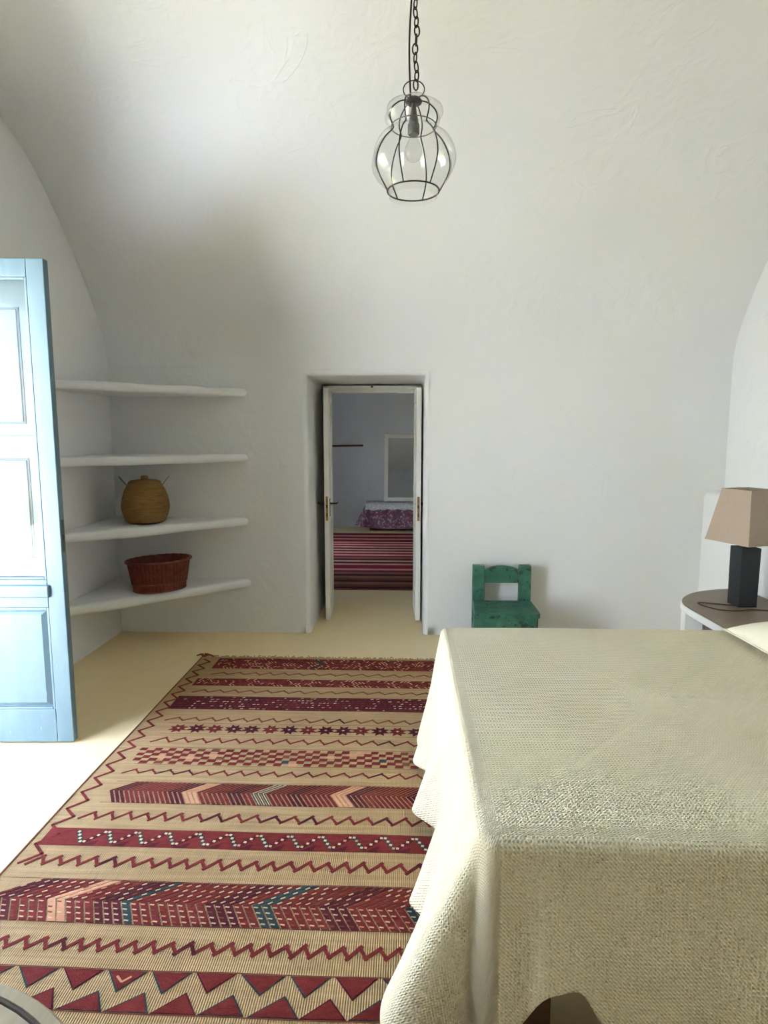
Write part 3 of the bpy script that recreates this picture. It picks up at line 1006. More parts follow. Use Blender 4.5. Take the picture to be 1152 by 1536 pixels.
def pillow():
    t = thing('pillow', 'cream linen pillow lying at the head of the bed', 'pillow', (0, 0, 0))
    cx, cy, hx, hy, hz = 1.76, 2.40, 0.31, 0.40, 0.075
    m = MB()
    n = 40
    def pt(u, v, s):
        a = 2 * u - 1; b = 2 * v - 1
        e = max(0.0, (1 - abs(a) ** 2.6)) ** 0.55 * max(0.0, (1 - abs(b) ** 2.6)) ** 0.55
        pin = 1 - 0.05 * (a * a) * (1 - b * b) - 0.0
        x = cx + hx * a * (1 - 0.06 * (1 - b * b) * a * a)
        y = cy + hy * b * (1 - 0.06 * (1 - a * a) * b * b)
        zc = BZ + 0.030 + 0.022 * (1 - e)* 0
        z = zc + (hz * 1.5 * e if s > 0 else -0.022 * e) + 0.006 * nz(x * 6, y * 6, s) * e
        return (x, y, max(z, BZ + 0.011))
    m.grid(lambda u, v: pt(u, v, 1), n, n)
    m.grid(lambda u, v: pt(1 - u, v, -1), n, n)
    m.build('cushion', M['pillow'], t, smooth=True, merge=0.001)
    m = MB()
    pts = [pt(k / 20, 0, 1) for k in range(20)] + [pt(1, k / 20, 1) for k in range(20)] + [pt(1 - k / 20, 1, 1) for k in range(20)] + [pt(0, 1 - k / 20, 1) for k in range(20)]
    m.tube(pts, 0.004, 6, True)
    m.build('piping', M['pillow'], t, smooth=True)
pillow()

# ------------------------------------------------------------------ kilim rug
RX0, RX1, RY0, RY1 = -1.365, 0.285, 1.08, 3.945
def rug_warp(x, y):
    """slightly crooked hand weaving"""
    dy = 0.010 * nz(x * 0.9, y * 0.8, 4.2) + 0.004 * nz(x * 3.1, y * 2.0, 1.2)
    dx = 0.010 * nz(x * 0.4, y * 1.3, 9.1)
    return x + dx, y + dy
def rug_ground_mat():
    m = Mat('natural_wool_ground', srgb(196, 168, 122), 0.95, 0, 0.1)
    v = m.coords('Object')
    mp = m.n('ShaderNodeMapping'); mp.inputs['Scale'].default_value = (3, 60, 1); m.l(v, mp.inputs[0])
    band = m.noise(mp.outputs[0], 1.0, 4, 0.6)
    big = m.noise(v, 2.0, 3)
    col = m.ramp(band, [(0.3, srgb(150, 124, 88)), (0.55, srgb(172, 144, 106)), (0.75, srgb(188, 161, 123))])
    col = m.mix(m.ramp(big, [(0.4, (0, 0, 0, 1)), (0.7, (0.5, 0.5, 0.5, 1))]), col, srgb(158, 126, 88))
    sp = m.n('ShaderNodeSeparateXYZ'); m.l(v, sp.inputs[0])
    rib = m.math('SINE', m.math('MULTIPLY', sp.outputs[0], 2 * pi / 0.0068))
    # warp ribs: a darker tan mixed in along the troughs
    col = m.mix(m.ramp(m.math('MULTIPLY_ADD', rib, 0.5), [(0.0, (0.28, 0.28, 0.28, 1)), (0.25, (0, 0, 0, 1))]), col, srgb(150, 118, 76))
    m.color(col)
    m.bump(m.noise(mp.outputs[0], 6, 3), 0.4, 0.003)
    m.bump(rib, 0.7, 0.0012)
    return m.m
def yarn(name, c1, c2, sc=40):
    m = Mat(name, c1, 0.95, 0, 0.12)
    v = m.coords('Object')
    mp = m.n('ShaderNodeMapping'); mp.inputs['Scale'].default_value = (1, 2.5, 1); m.l(v, mp.inputs[0])
    a = m.noise(mp.outputs[0], sc, 4, 0.65)
    b = m.noise(v, 3.0, 3)
    col = m.ramp(a, [(0.3, c1), (0.7, c2)])
    fade = tuple(min(1, c * 1.35 + 0.015) for c in c2[:3]) + (1,)
    m.color(m.mix(m.ramp(b, [(0.5, (0, 0, 0, 1)), (0.75, (0.45, 0.45, 0.45, 1))]), col, fade))
    m.bump(m.noise(mp.outputs[0], 180, 2), 0.6, 0.002)
    return m.m
M['rug'] = rug_ground_mat()
M['y_red'] = yarn('madder_red_yarn', srgb(98, 32, 30), srgb(120, 45, 41))
M['y_mar'] = yarn('maroon_yarn', srgb(68, 22, 30), srgb(90, 32, 38))
M['y_brn'] = yarn('brown_red_yarn', srgb(106, 60, 42), srgb(126, 70, 50))
M['y_crm'] = yarn('cream_yarn', srgb(194, 166, 130), srgb(206, 182, 148))
M['y_pnk'] = yarn('salmon_yarn', srgb(186, 130, 98), srgb(200, 146, 112))
M['y_tea'] = yarn('dark_teal_yarn', srgb(36, 48, 50), srgb(58, 72, 70))
YM_ = [M['y_red'], M['y_mar'], M['y_brn'], M['y_crm'], M['y_pnk'], M['y_tea']]
RED, MAR, BRN, CRM, PNK, TEA = range(6)

def kilim():
    t = thing('kilim_rug', 'flatwoven kilim with red, maroon and cream patterned bands beside the bed', 'rug', (0, 0, 0))
    zt = 0.009
    m = MB()
    nu, nv = 70, 110
    def top(u, v):
        x, y = rug_warp(RX0 + (RX1 - RX0) * u, RY0 + (RY1 - RY0) * v)
        return (x, y, zt)
    m.grid(top, nu, nv)
    edge = [(i / nu, 0) for i in range(nu)] + [(1, j / nv) for j in range(nv)] + [(1 - i / nu, 1) for i in range(nu)] + [(0, 1 - j / nv) for j in range(nv)]
    E_ = [top(*e) for e in edge]; n = len(E_)
    m.add(E_ + [(x, y, 0.0005) for x, y, z in E_], [(i, n + i, n + (i + 1) % n, (i + 1) % n) for i in range(n)])
    m.build('woven_ground', M['rug'], t, merge=0.0002, recalc=False)
    rnd = random.Random(7)
    class Band:
        def __init__(s):
            s.m = MB()
        def poly(s, pts, col, z=0.0014):
            q = [rug_warp(x, y) for x, y in pts]
            n_ = len(q)
            # slightly raised, with a skirt so it has real thickness
            s.m.add([(x, y, zt + z) for x, y in q] + [(x, y, zt - 0.001) for x, y in q],
                    [tuple(range(n_))] + [(i, n_ + i, n_ + (i + 1) % n_, (i + 1) % n_) for i in range(n_)], col)
        def strip(s, x0, x1, y0, y1, col, z=0.0010, step=0.04):
            n_ = max(1, int((x1 - x0) / step))
            jit = lambda x, k: 0.0015 * nz(x * 30, k, 2)
            for i in range(n_):
                a = x0 + (x1 - x0) * i / n_; b = x0 + (x1 - x0) * (i + 1) / n_
                q = [rug_warp(a, y0 + jit(a, 1)), rug_warp(b, y0 + jit(b, 1)), rug_warp(b, y1 + jit(b, 5)), rug_warp(a, y1 + jit(a, 5))]
                s.m.add([(x, y, zt + z) for x, y in q], [(0, 1, 2, 3)], col)
        def stroke(s, p, q, w, col, z=0.0016, ext=0.0):
            dx, dy = q[0] - p[0], q[1] - p[1]
            L = sqrt(dx * dx + dy * dy) or 1e-6
            ux, uy = dx / L, dy / L
            p = (p[0] - ux * ext, p[1] - uy * ext); q = (q[0] + ux * ext, q[1] + uy * ext)
            ox, oy = -uy * w / 2, ux * w / 2
            s.poly([(p[0] - ox, p[1] - oy), (q[0] - ox, q[1] - oy), (q[0] + ox, q[1] + oy), (p[0] + ox, p[1] + oy)], col, z)
        def done(s, name, label=None):
            o = s.m.build(name, YM_, t, recalc=True)
            if label:
                o['label'] = label
    XB0, XB1 = RX0 + 0.13, RX1 - 0.02
    def zig(yc, amp, per, w, col, x0=XB0 + 0.02):
        b = Band(); x = x0 + rnd.uniform(0, 0.02); k = 0
        while x < XB1 - per:
            p = per * rnd.uniform(0.9, 1.1); a = amp * rnd.uniform(0.85, 1.1)
            c = col if rnd.random() > 0.1 else MAR
            # broad slanting stroke up, short steep stroke down, each overshooting
            b.stroke((x, yc - a), (x + p * 0.66, yc + a), w, c, 0.0016, w * 0.7)
            b.stroke((x + p * 0.62, yc + a), (x + p, yc - a), w * 0.95, c, 0.0018, w * 0.35)
            x += p
        b.done('zigzag_band')
    def edges(b, x0, x1, y0, y1, col=BRN, w=0.003):
        b.strip(x0, x1, y0 - w, y0, col, 0.0011); b.strip(x0, x1, y1, y1 + w, col, 0.0011)
    # --- hatched narrow red bands at the far end
    for (y0, y1, x0, nrow) in ((3.735, 3.915, XB0 + 0.0, 7), (3.467, 3.575, XB0 - 0.03, 4)):
        b = Band(); b.strip(x0, XB1, y0, y1, RED)
        rh = (y1 - y0) / nrow
        for r in range(nrow):
            x = x0 + 0.02
            while x < XB1 - 0.03:
                yy = y0 + rh * (r + 0.5)
                s_ = 1 if r % 2 else -1
                c = rnd.choice([CRM, PNK, BRN, BRN, MAR, MAR])
                b.stroke((x, yy - s_ * rh * 0.36), (x + 0.015, yy + s_ * rh * 0.36), 0.0055, c, 0.0018)
                x += 0.022 * rnd.uniform(0.9, 1.1)
        if nrow == 7:
            b.stroke((-0.60, 3.90), (-0.53, 3.83), 0.02, TEA, 0.0022); b.stroke((-0.53, 3.83), (-0.60, 3.76), 0.014, TEA, 0.0022)
        b.done('hatched_band')
    # --- dark speckled band
    b = Band(); y0, y1 = 3.151, 3.319
    b.strip(XB0 - 0.05, XB1, y0, y1, MAR)
    for r in range(6):
        x = XB0 - 0.02 + rnd.random() * 0.03
        while x < XB1 - 0.03:
            yy = y0 + (y1 - y0) * (r + 0.5) / 6
            w = rnd.uniform(0.009, 0.018); h = rnd.uniform(0.007, 0.012)
            c = rnd.choice([CRM, PNK, RED, RED, TEA, RED, BRN, CRM])
            b.poly([(x, yy - h / 2), (x + w, yy - h * 0.1), (x + w, yy + h / 2), (x, yy + h * 0.2)], c, 0.0018)
            x += rnd.uniform(0.017, 0.036)
    b.done('speckled_band')
    # --- star band
    b = Band(); yc = 2.932; x = XB0 + 0.09; k = 0
    while x < XB1 - 0.05:
        col = RED if k % 5 in (0, 2) else MAR
        for q in range(8):
            a = pi / 8 + q * pi / 4 + rnd.uniform(-0.08, 0.08)
            R = 0.050 * rnd.uniform(0.85, 1.05)
            if q % 2 == 0 or True:
                ca, sa = cos(a), sin(a)
                R2 = 0.024
                b.poly([(x, yc), (x + R2 * cos(a - 0.5), yc + R2 * sin(a - 0.5)), (x + R * ca * 1.05, yc + R * sa * 0.98), (x + R2 * cos(a + 0.5), yc + R2 * sin(a + 0.5))], col, 0.0016)
        b.poly([(x - 0.008, yc), (x, yc - 0.007), (x + 0.008, yc), (x, yc + 0.007)], CRM if k % 3 == 0 else PNK, 0.0022)
        x += 0.092 * rnd.uniform(0.94, 1.06); k += 1
    edges(b, XB0 + 0.02, XB1, 2.876, 2.986)
    b.done('star_band')
    # --- checker band
    b = Band(); y0, y1 = 2.592, 2.730; rows = 6; rh = (y1 - y0) / rows; cw = 0.034
    for r in range(rows):
        x = XB0 + (0.0 if r % 2 else cw) - r * 0.002; k = 0
        while x < XB1 - cw:
            grp = int((x - XB0) / 0.52) % 2
            c = RED
            u = rnd.random()
            if u < 0.035: c = TEA
            elif u < 0.12: c = PNK
            elif u < 0.2: c = BRN
            sl = 0.003
            ww = cw * rnd.uniform(0.92, 1.12)
            b.poly([(x, y0 + rh * r), (x + ww, y0 + rh * r), (x + ww + sl, y0 + rh * (r + 1)), (x + sl, y0 + rh * (r + 1))], c, 0.0015)
            x += cw * 2
    edges(b, XB0 + 0.02, XB1, y0 - 0.006, y1 + 0.006)
    b.done('checker_band')
    # --- fine chevron band, points to the left
    def chevrons(y0, y1, per, w, apex, lx, ly, special, dashes=False, xs=XB0 - 0.02, mid=0.5):
        b = Band(); ym = y0 + (y1 - y0) * mid
        x = xs; k = 0
        while x < XB1 - 0.02:
            sp = special(k, x)
            c = sp if sp is not None else (RED if (k // 3) % 4 else MAR)
            ww = w
            for (ye, dx) in ((y1, lx), (y0, ly)):
                e = x + dx
                if e > XB1 + 0.0:
                    continue
                # arm as a horizontal-width parallelogram
                b.poly([(x, ym), (x + ww, ym), (e + ww, ye), (e, ye)] if ye < ym else [(x, ym), (e, ye), (e + ww, ye), (x + ww, ym)], c, 0.0015)
                if dashes:
                    nd = 4
                    for q in range(nd):
                        f = (q + 0.45) / nd
                        px_, py_ = x + dx * f + ww * 0.3, ym + (ye - ym) * f
                        cc = rnd.choice([CRM, CRM, PNK, BRN]) if c != TEA else CRM
                        L = 0.014
                        sgn = 1 if ye > ym else -0.2
                        b.stroke((px_ - L / 2 , py_ - L * 0.28 * sgn), (px_ + L / 2, py_ + L * 0.28 * sgn), 0.0046, cc, 0.0022)
            if c == TEA and not dashes:
                for (ye, dx) in ((y1, lx), (y0, ly)):
                    b.stroke((x + ww * 0.5, ym), (x + dx + ww * 0.5, ye), 0.004, CRM, 0.0022)
            x += per; k += 1
        edges(b, xs, XB1, y0 - 0.002, y1 + 0.002, MAR, 0.0025)
        b.done('chevron_band')
    def spec1(k, x):
        if abs(x + 0.90) < 0.035 or abs(x - 0.0 + 0.28) < 0.03: return PNK
        if abs(x + 0.615) < 0.035: return TEA
        return None
    chevrons(2.296, 2.440, 0.0205, 0.0135, 0, 0.085, 0.045, spec1, xs=XB0 + 0.01, mid=0.55)
    # --- red band with a zigzag chain of light beads
    b = Band(); y0, y1 = 2.028, 2.128
    b.strip(XB0 - 0.09, XB1, y0, y1, RED)
    x = XB0 + 0.02; up = False
    while x < XB1 - 0.12:
        dx = 0.042 if not up else 0.072
        p, q = ((x, y1 - 0.012), (x + dx, y0 + 0.014)) if not up else ((x, y0 + 0.014), (x + dx, y1 - 0.012))
        b.stroke(p, q, 0.017, MAR if up else TEA, 0.0016)
        for g in range(4):
            f = (g + 0.5) / 4
            cx, cy = p[0] + (q[0] - p[0]) * f, p[1] + (q[1] - p[1]) * f
            s_ = 0.0058
            b.poly([(cx - s_, cy - s_ * 0.6), (cx + s_ * 0.7, cy - s_), (cx + s_, cy + s_ * 0.7), (cx - s_ * 0.7, cy + s_)], CRM if rnd.random() < 0.8 else PNK, 0.0024)
        if not up:
            b.poly([(x + dx * 1.0, y0 + 0.002), (x + dx + 0.05, y0 + 0.002), (x + dx + 0.06, y0 + 0.035)], MAR, 0.0013)
        x += dx; up = not up
    b.done('beaded_band')
    # --- broad chevron band built from short dashes
    def spec2(k, x):
        for c_ in (-0.90, -0.46, 0.02):
            if abs(x - c_) < 0.021: return TEA
        if abs(x + 1.13) < 0.03 or abs(x + 0.19) < 0.014: return PNK
        return None
    chevrons(1.682, 1.858, 0.030, 0.0245, 0, 0.145, 0.048, spec2, True, xs=RX0 + 0.02, mid=0.5)
    # --- opposed triangles
    b = Band(); x = RX0 + 0.03; k = 0
    b.strip(RX0 + 0.02, XB1, 1.519, 1.523, BRN); b.strip(RX0 + 0.02, XB1, 1.389, 1.393, BRN)
    while x < XB1 - 0.15:
        wv = 0.128 * rnd.uniform(0.94, 1.08)
        lean = rnd.uniform(0.36, 0.50)
        A = [(x + 0.008, 1.516), (x + wv * lean, 1.462 - rnd.random() * 0.006), (x + wv * 0.86, 1.516)]
        b.poly(list(reversed([(A[0][0] - 0.007, 1.518), (A[1][0] - 0.002, A[1][1] - 0.007), (A[2][0] + 0.007, 1.518)])), TEA if k % 3 else MAR, 0.0013)
        b.poly(list(reversed(A)), RED, 0.0020)
        o = wv * 0.40
        B = [(x + o, 1.396), (x + o + wv * 0.86, 1.396), (x + o + wv * rnd.uniform(0.52, 0.68), 1.446 + rnd.random() * 0.006)]
        b.poly([(B[0][0] - 0.007, 1.394), (B[1][0] + 0.007, 1.394), (B[2][0] + 0.001, B[2][1] + 0.007)], TEA if (k + 1) % 3 else MAR, 0.0013)
        b.poly(B, RED, 0.0020)
        if k == 4:
            b.stroke((A[1][0] - 0.02, 1.50), (A[1][0], 1.482), 0.006, PNK, 0.0026); b.stroke((A[1][0], 1.482), (A[1][0] + 0.02, 1.50), 0.006, PNK, 0.0026)
        x += wv; k += 1
    b.done('triangle_band')
    # --- last band toward the near end
    b = Band(); b.strip(RX0 + 0.03, XB1, 1.12, 1.24, MAR); b.done('plain_band')
    # --- zigzag lines between the bands
    for yc, amp, per, w, c, x0 in ((3.656, 0.016, 0.095, 0.009, BRN, XB0 + 0.02), (3.391, 0.016, 0.09, 0.009, BRN, XB0), (3.034, 0.019, 0.085, 0.009, BRN, XB0 - 0.01), (2.812, 0.020, 0.085, 0.009, RED, XB0),
                                   (2.525, 0.017, 0.078, 0.008, RED, XB0), (2.208, 0.021, 0.072, 0.010, RED, XB0 - 0.02), (1.950, 0.020, 0.062, 0.0115, RED, RX0 + 0.06), (1.600, 0.018, 0.056, 0.0115, RED, RX0 + 0.03), (1.315, 0.018, 0.056, 0.0085, RED, RX0 + 0.03)):
        zig(yc, amp, per, w, c, x0)
    # --- zigzag running down the left selvedge
    b = Band(); y = RY1 - 0.05; k = 0
    while y > 1.98:
        h = 0.055 * rnd.uniform(0.9, 1.1)
        xa, xb = (RX0 + 0.03, RX0 + 0.085) if k % 2 == 0 else (RX0 + 0.085, RX0 + 0.03)
        b.stroke((xa, y), (xb, y - h), 0.011, RED, 0.0016, 0.003)
        y -= h; k += 1
    n_ = 60
    for i in range(n_):
        ya, yb = RY0 + (RY1 - RY0) * i / n_, RY0 + (RY1 - RY0) * (i + 1) / n_
        b.poly([(RX0 + 0.001, ya), (RX0 + 0.007, ya), (RX0 + 0.007, yb), (RX0 + 0.001, yb)], BRN, 0.0022)
    b.done('border_zigzag')
    # --- knotted fringe on the far edge
    m = MB()
    x = RX0 + 0.005
    while x < RX1:
        L = rnd.uniform(0.012, 0.03) if rnd.random() > 0.12 else rnd.uniform(0.03, 0.055)
        px_, py_ = rug_warp(x, RY1)
        a = rnd.uniform(-0.02, 0.02)
        m.tube([(px_, py_ - 0.004, 0.006), (px_ + a * 0.4, py_ + L * 0.5, 0.007 + rnd.random() * 0.006), (px_ + a, py_ + L, 0.0045)], 0.0028, 5)
        x += rnd.uniform(0.009, 0.02)
    o = m.build('fringe', M['rug'], t); o['kind'] = 'stuff'
    # bunched corner tassel
    m = MB()
    for k in range(16):
        a = rnd.uniform(0.1, 2.6)
        px_, py_ = rug_warp(RX0 + 0.015, RY1 - 0.01)
        m.tube([(px_, py_, 0.008), (px_ + 0.035 * cos(a), py_ + 0.03 * sin(a), 0.022), (px_ + 0.07 * cos(a), py_ + 0.055 * sin(a), 0.006)], 0.0035, 5)
    m.build('corner_tassel', M['y_brn'], t)
kilim()

# ------------------------------------------------------------------ caged glass lantern
def lantern():
    cx, cy = 0.018, 2.15
    t = thing('pendant_lantern', 'clear blown glass lantern in a wire cage hanging from a chain', 'lantern', (cx, cy, 2.272), 0)
    t.scale = (1, 1, 0.92)
    NL = 6
    ph = radians(-90 - 22)
    # outline radius at the wires, and how far the glass bulges out between them
    key = [(0.084, 0.0, 0.000), (0.095, 0.022, 0.003), (0.111, 0.055, 0.012), (0.120, 0.092, 0.016), (0.113, 0.135, 0.017), (0.092, 0.178, 0.014), (0.066, 0.207, 0.004), (0.068, 0.222, 0.010), (0.076, 0.248, 0.016), (0.070, 0.274, 0.016), (0.046, 0.296, 0.011), (0.018, 0.303, 0.0)]
    K = spline([(a, b, c) for a, b, c in key], 5)
    m = MB()
    def g(u, v):
        p = K[min(int(round(v * (len(K) - 1))), len(K) - 1)]
        a = 2 * pi * u
        bul = abs(sin(NL * a / 2)) ** 0.55
        r = p.x + p.z * 1.35 * bul
        return (r * cos(a + ph), r * sin(a + ph), p.y)
    m.grid(g, NL * 14, len(K) - 1, True)
    # plain lip below the bottom ring
    m.lathe([(0.078, -0.022), (0.080, -0.012), (0.0825, 0.0)], NL * 14, caps=False)
    m.build('glass_globe', M['blown_glass'], t, smooth=True, recalc=True)
    for k in range(NL):
        a = ph + 2 * pi * k / NL
        pts = [((p.x + 0.0012) * cos(a), (p.x + 0.0012) * sin(a), p.y) for p in K[4:]]
        mm_ = MB(); mm_.tube([((K[0].x + 0.0012) * cos(a), (K[0].x + 0.0012) * sin(a), 0.0)] + pts, 0.0023, 6)
        mm_.build('cage_wire', M['iron'], t, smooth=True)
    m = MB(); m.tube([(0.085 * cos(2 * pi * i / 48), 0.085 * sin(2 * pi * i / 48), 0.0) for i in range(48)], 0.0026, 6, True)
    m.build('bottom_ring', M['iron'], t, smooth=True)
    m = MB(); m.tube([(0.0725 * cos(2 * pi * i / 48), 0.0725 * sin(2 * pi * i / 48), 0.215) for i in range(48)], 0.0018, 6, True)
    m.build('waist_ring', M['wire'], t, smooth=True)
    m = MB(); m.lathe([(0.026, 0.293), (0.027, 0.298), (0.022, 0.306), (0.010, 0.312)], 24)
    m.build('cap', M['iron'], t, smooth=True)
    m = MB(); m.lathe([(0.006, 0.293), (0.010, 0.26), (0.017, 0.225), (0.019, 0.222), (0.019, 0.192), (0.016, 0.188)], 20)
    m.build('socket', mottled('dark_grey_socket', srgb(74, 74, 76), srgb(88, 88, 90), 10, 0.5, 0), t, auto=40)
    m = MB(); m.lathe([(0.012, 0.188), (0.014, 0.175), (0.027, 0.145), (0.029, 0.128), (0.022, 0.108), (0.008, 0.099), (0.001, 0.098)], 24, caps=False)
    m.build('bulb', M['blown_glass'], t, smooth=True)
    # loop on the cap
    m = MB()
    m.tube([(0.034 * cos(2 * pi * i / 40), 0.006 * sin(2 * pi * i / 40), 0.337 + 0.033 * sin(2 * pi * i / 40)) for i in range(40)], 0.0018, 6, True)
    m.build('loop', M['iron'], t, smooth=True)
    # chain of oval links up to the vault
    link = MB()
    pts = []
    for i in range(24):
        a = 2 * pi * i / 24
        pts.append((0.0085 * cos(a), 0, 0.0175 * sin(a)))
    link.tube(pts, 0.0024, 6, True)
    z = 0.352; first = None; k = 0
    while 2.272 + 0.92 * z < 3.40:
        if first is None:
            first = link.build('chain_link', M['rust_iron'], t, smooth=True); o = first
        else:
            o = first.copy(); COL.objects.link(o); o.parent = t
        o.location = (0.006 + 0.003 * sin(k * 1.3), 0, z); o.rotation_euler = (0, 0.08 * sin(k * 2.1), 0.5 + (pi / 2 if k % 2 else 0) + 0.3 * sin(k))
        z += 0.0288; k += 1
    m = MB()
    cp = []
    for i in range(60):
        f = i / 59
        zz = 0.305 + f * ((3.42 - 2.272) / 0.92 - 0.305)
        cp.append((-0.006 - 0.006 * sin(f * 9) - 0.004 * (1 - f), -0.010 * sin(f * 17), zz))
    m.tube(cp, 0.0030, 8)
    m.build('cord', M['rust_iron'], t, smooth=True)
    m = MB(); m.lathe([(0.012, 1.235), (0.05, 1.25), (0.05, 1.265), (0.03, 1.30)], 24)
    m.build('ceiling_plate', M['rust_iron'], t)
lantern()

# ------------------------------------------------------------------ farther room: striped rug, covered bench, mirror, rail
def striped_rug():
    t = thing('striped_rug', 'red and pink striped rug on the floor of the farther room', 'rug', (0, 0, 0))
    x0, x1, y0, y1 = -1.95, 1.2, 5.80, 9.20
    m = MB(); m.box(x0, x1, y0, y1, 0.0005, 0.008)
    m.build('woven_ground', yarn('dusty_brown_ground', srgb(128, 86, 74), srgb(146, 100, 84), 20), t)
    rnd = random.Random(3)
    a_red = yarn('crimson_yarn', srgb(124, 28, 40), srgb(148, 38, 50))
    a_pnk = yarn('pink_yarn', srgb(196, 134, 128), srgb(214, 156, 146))
    a_mar = M['y_mar']; a_brn = M['y_brn']
    bands = []
    y = y0 + 0.02
    pal = [a_mar, a_brn, None, a_mar, a_brn, None, a_mar, None, a_red, a_pnk, a_red, a_red, a_pnk, a_mar, a_pnk, a_mar, None, a_red, a_pnk, a_red, a_pnk, a_mar, a_pnk, a_mar, a_pnk, a_red, a_pnk, a_red, a_pnk, a_mar, a_red, a_pnk, a_mar, a_red, a_pnk, a_red, a_mar]
    w = (y1 - 0.02 - y) / len(pal)
    for c in pal:
        ww = w
        if c is not None:
            m = MB()
            n_ = 24
            for i in range(n_):
                xa, xb = x0 + 0.03 + (x1 - x0 - 0.06) * i / n_, x0 + 0.03 + (x1 - x0 - 0.06) * (i + 1) / n_
                f = lambda x: 0.012 * nz(x * 1.5, y * 0.7, 3)
                m.add([(xa, y + f(xa) + 0.006, 0.0095), (xb, y + f(xb) + 0.006, 0.0095), (xb, y + f(xb) + ww - 0.006, 0.0095), (xa, y + f(xa) + ww - 0.006, 0.0095),
                       (xa, y + f(xa) + 0.006, 0.0075), (xb, y + f(xb) + 0.006, 0.0075)], [(0, 1, 2, 3), (4, 5, 1, 0)])
            m.build('stripe', c, t, recalc=False)
        y += ww
striped_rug()

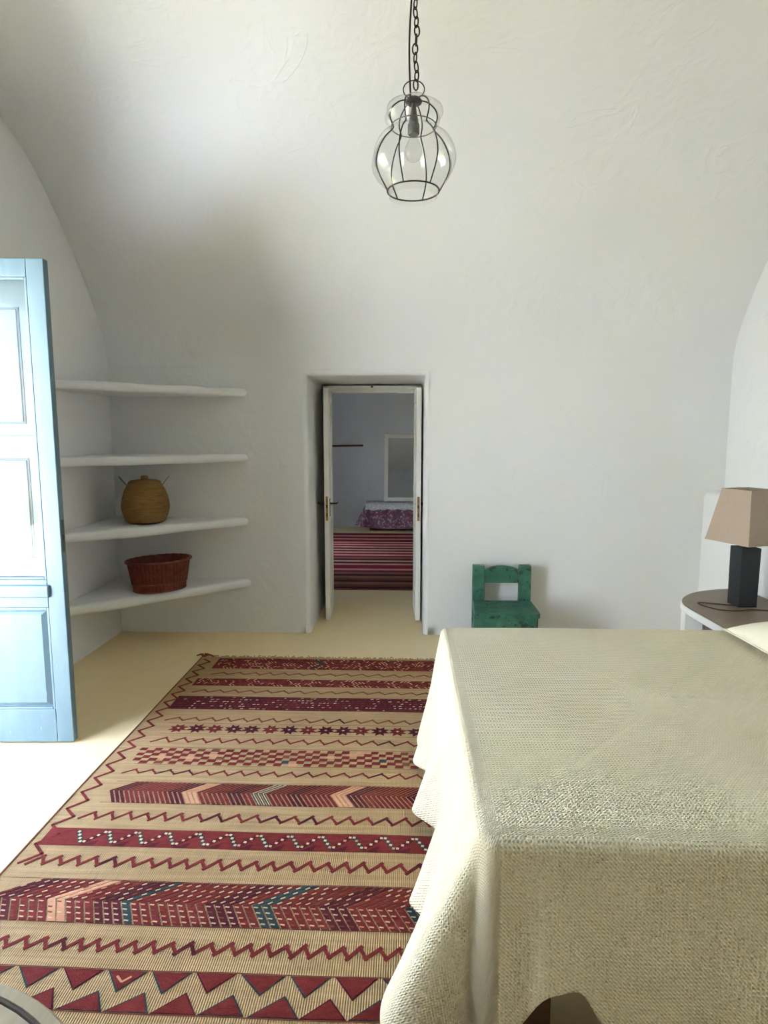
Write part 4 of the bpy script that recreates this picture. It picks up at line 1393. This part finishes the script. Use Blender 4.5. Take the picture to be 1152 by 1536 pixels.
def bench():
    t = thing('bench', 'low bench against the end wall of the farther room', 'bench', (0, 0, 0))
    bx0, bx1, y0, y1, h = -0.60, 0.95, 9.50, 9.90, 0.40
    rbox('seat', bx0, bx1, y0, y1, h - 0.04, h, M['rail_wood'], t)
    for x in (bx0 + 0.03, bx1 - 0.09):
        for y in (y0 + 0.03, y1 - 0.09):
            rbox('leg', x, x + 0.06, y, y + 0.06, 0, h - 0.04, M['rail_wood'], t)
    # printed cloth hanging to the floor
    pm = Mat('purple_paisley_cotton', srgb(96, 72, 92), 0.9, 0, 0.1)
    v = pm.coords('Object')
    vo = pm.n('ShaderNodeTexVoronoi'); vo.inputs['Scale'].default_value = 26; pm.l(v, vo.inputs['Vector'])
    col = pm.ramp(vo.outputs['Distance'], [(0.15, srgb(206, 192, 196)), (0.34, srgb(146, 122, 138)), (0.6, srgb(118, 92, 112))])
    pm.color(pm.mix(pm.ramp(pm.noise(v, 9, 4), [(0.45, (0, 0, 0, 1)), (0.6, (0.6, 0.6, 0.6, 1))]), col, srgb(132, 74, 90)))
    m = MB()
    path = [(bx0 - 0.012, y1 - 0.02 - (y1 - y0) * k / 12, -1, 0) for k in range(12)] + [(bx0 - 0.012 + (bx1 - bx0 + 0.024) * k / 70, y0 - 0.012, 0, -1) for k in range(71)]
    n_ = len(path)
    def cl(u, vv):
        x, y, nx, ny = path[int(round(u * (n_ - 1)))]
        s_ = u * 60
        co = exp(-((u * (n_ - 1) - 11.5) / 4.0) ** 2)
        d = 0.015 + vv * (0.02 + 0.022 * sin(s_ * 0.9) + 0.09 * co)
        return (x + nx * d - (0.05 * co * vv), y + ny * d, h + 0.012 - vv * (h - 0.03 - 0.04 * co))
    m.grid(cl, n_ - 1, 10)
    cv = thing('bench_cover', 'cloth bench cover with white top and purple printed skirt', 'cloth', (0, 0, 0))
    o = m.build('skirt', pm.m, cv, smooth=True)
    o['label'] = 'purple printed cotton skirt'
    wm = Mat('white_lace_cotton', srgb(206, 206, 206), 0.95, 0, 0.1)
    vv_ = wm.coords('Object')
    wm.color(wm.ramp(wm.noise(vv_, 40, 3), [(0.35, srgb(180, 180, 184)), (0.6, srgb(214, 214, 214))]))
    wm.bump(wm.noise(vv_, 60, 3), 0.5, 0.004)
    m = MB()
    def tp(u, v2):
        x = bx0 - 0.03 + (bx1 - bx0 + 0.06) * u
        pr_ = [(y1 - 0.015, h + 0.022), (y0 + 0.1, h + 0.024), (y0 - 0.02, h + 0.020), (y0 - 0.045, h + 0.0), (y0 - 0.055, h - 0.045), (y0 - 0.058, h - 0.07)]
        y, z = pr_[int(round(v2 * 5))]
        return (x, y + 0.006 * sin(x * 30) * (1 if z < h else 0), z + 0.006 * nz(x * 8, y * 8, 1) + (0.01 * sin(x * 40) if z < h - 0.06 else 0))
    m.grid(tp, 60, 5)
    o = m.build('top_panel', wm.m, cv, smooth=True)
    so = o.modifiers.new('thickness', 'SOLIDIFY'); so.thickness = 0.006; so.offset = 1
    o['label'] = 'white textured cotton top'
    # mirror leaning on the wall, standing on the bench
    t = thing('mirror', 'tall white-framed mirror standing on the cloth-covered bench', 'mirror', (0, 9.64, h + 0.045))
    t.rotation_euler.x = radians(-13)
    X0, X1, Z0, Z1, Y = -0.35, 0.42, 0.0, 1.07, 0.0
    for q in ((X0, X0 + 0.06, Z0, Z1), (X1 - 0.06, X1, Z0, Z1)):
        rbox('frame_side', q[0], q[1], Y, Y + 0.035, q[2], q[3], M['white_paint'], t)
    for q in ((Z0, Z0 + 0.06), (Z1 - 0.06, Z1)):
        rbox('frame_rail', X0 + 0.06, X1 - 0.06, Y, Y + 0.035, q[0], q[1], M['white_paint'], t)
    rbox('glass', X0 + 0.055, X1 - 0.055, Y + 0.012, Y + 0.02, Z0 + 0.055, Z1 - 0.055, M['mirror'], t, bevel=0)
bench()
t = thing('wall_rail', 'thin brown wooden rail fixed to the end wall of the farther room', 'rail', (0, 0, 0))
m = MB(); m.tube([(-1.75, 9.87, 1.305), (-1.2, 9.87, 1.302), (-0.69, 9.87, 1.31)], 0.014, 8)
m.build('rod', M['rail_wood'], t, smooth=True)
for x in (-1.6, -1.0, -0.74):
    rbox('bracket', x, x + 0.02, 9.865, 9.921, 1.297, 1.31, M['iron'], t, bevel=0)

# ------------------------------------------------------------------ round table at the near corner of the rug
def round_table():
    t = thing('round_table', 'pale wooden round table with a grooved rim over the rug corner', 'table', (-0.885, 0.565, 0))
    h = 0.45
    m = MB(); m.lathe([(0.30, h - 0.035), (0.460, h - 0.033), (0.480, h - 0.026), (0.486, h - 0.012), (0.478, h - 0.001), (0.468, h)] + [(0.457, h), (0.455, h - 0.006), (0.447, h - 0.006), (0.445, h), (0.2, h), (0.01, h)], 72)
    m.build('top', M['pale_wood'], t, auto=35)
    m = MB(); m.tube([(0.451 * cos(2 * pi * i / 72), 0.451 * sin(2 * pi * i / 72), h - 0.003) for i in range(72)], 0.0042, 6, True)
    m.build('groove', M['groove_wood'], t)
    for k in range(3):
        a = radians(200 + 120 * k)
        m = MB(); m.tube([(0.27 * cos(a), 0.27 * sin(a), h - 0.03), (0.32 * cos(a), 0.32 * sin(a), 0.0)], 0.022, 12, rf=lambda f: 1 - 0.3 * f)
        m.build('leg', M['pale_wood'], t, smooth=True)
round_table()
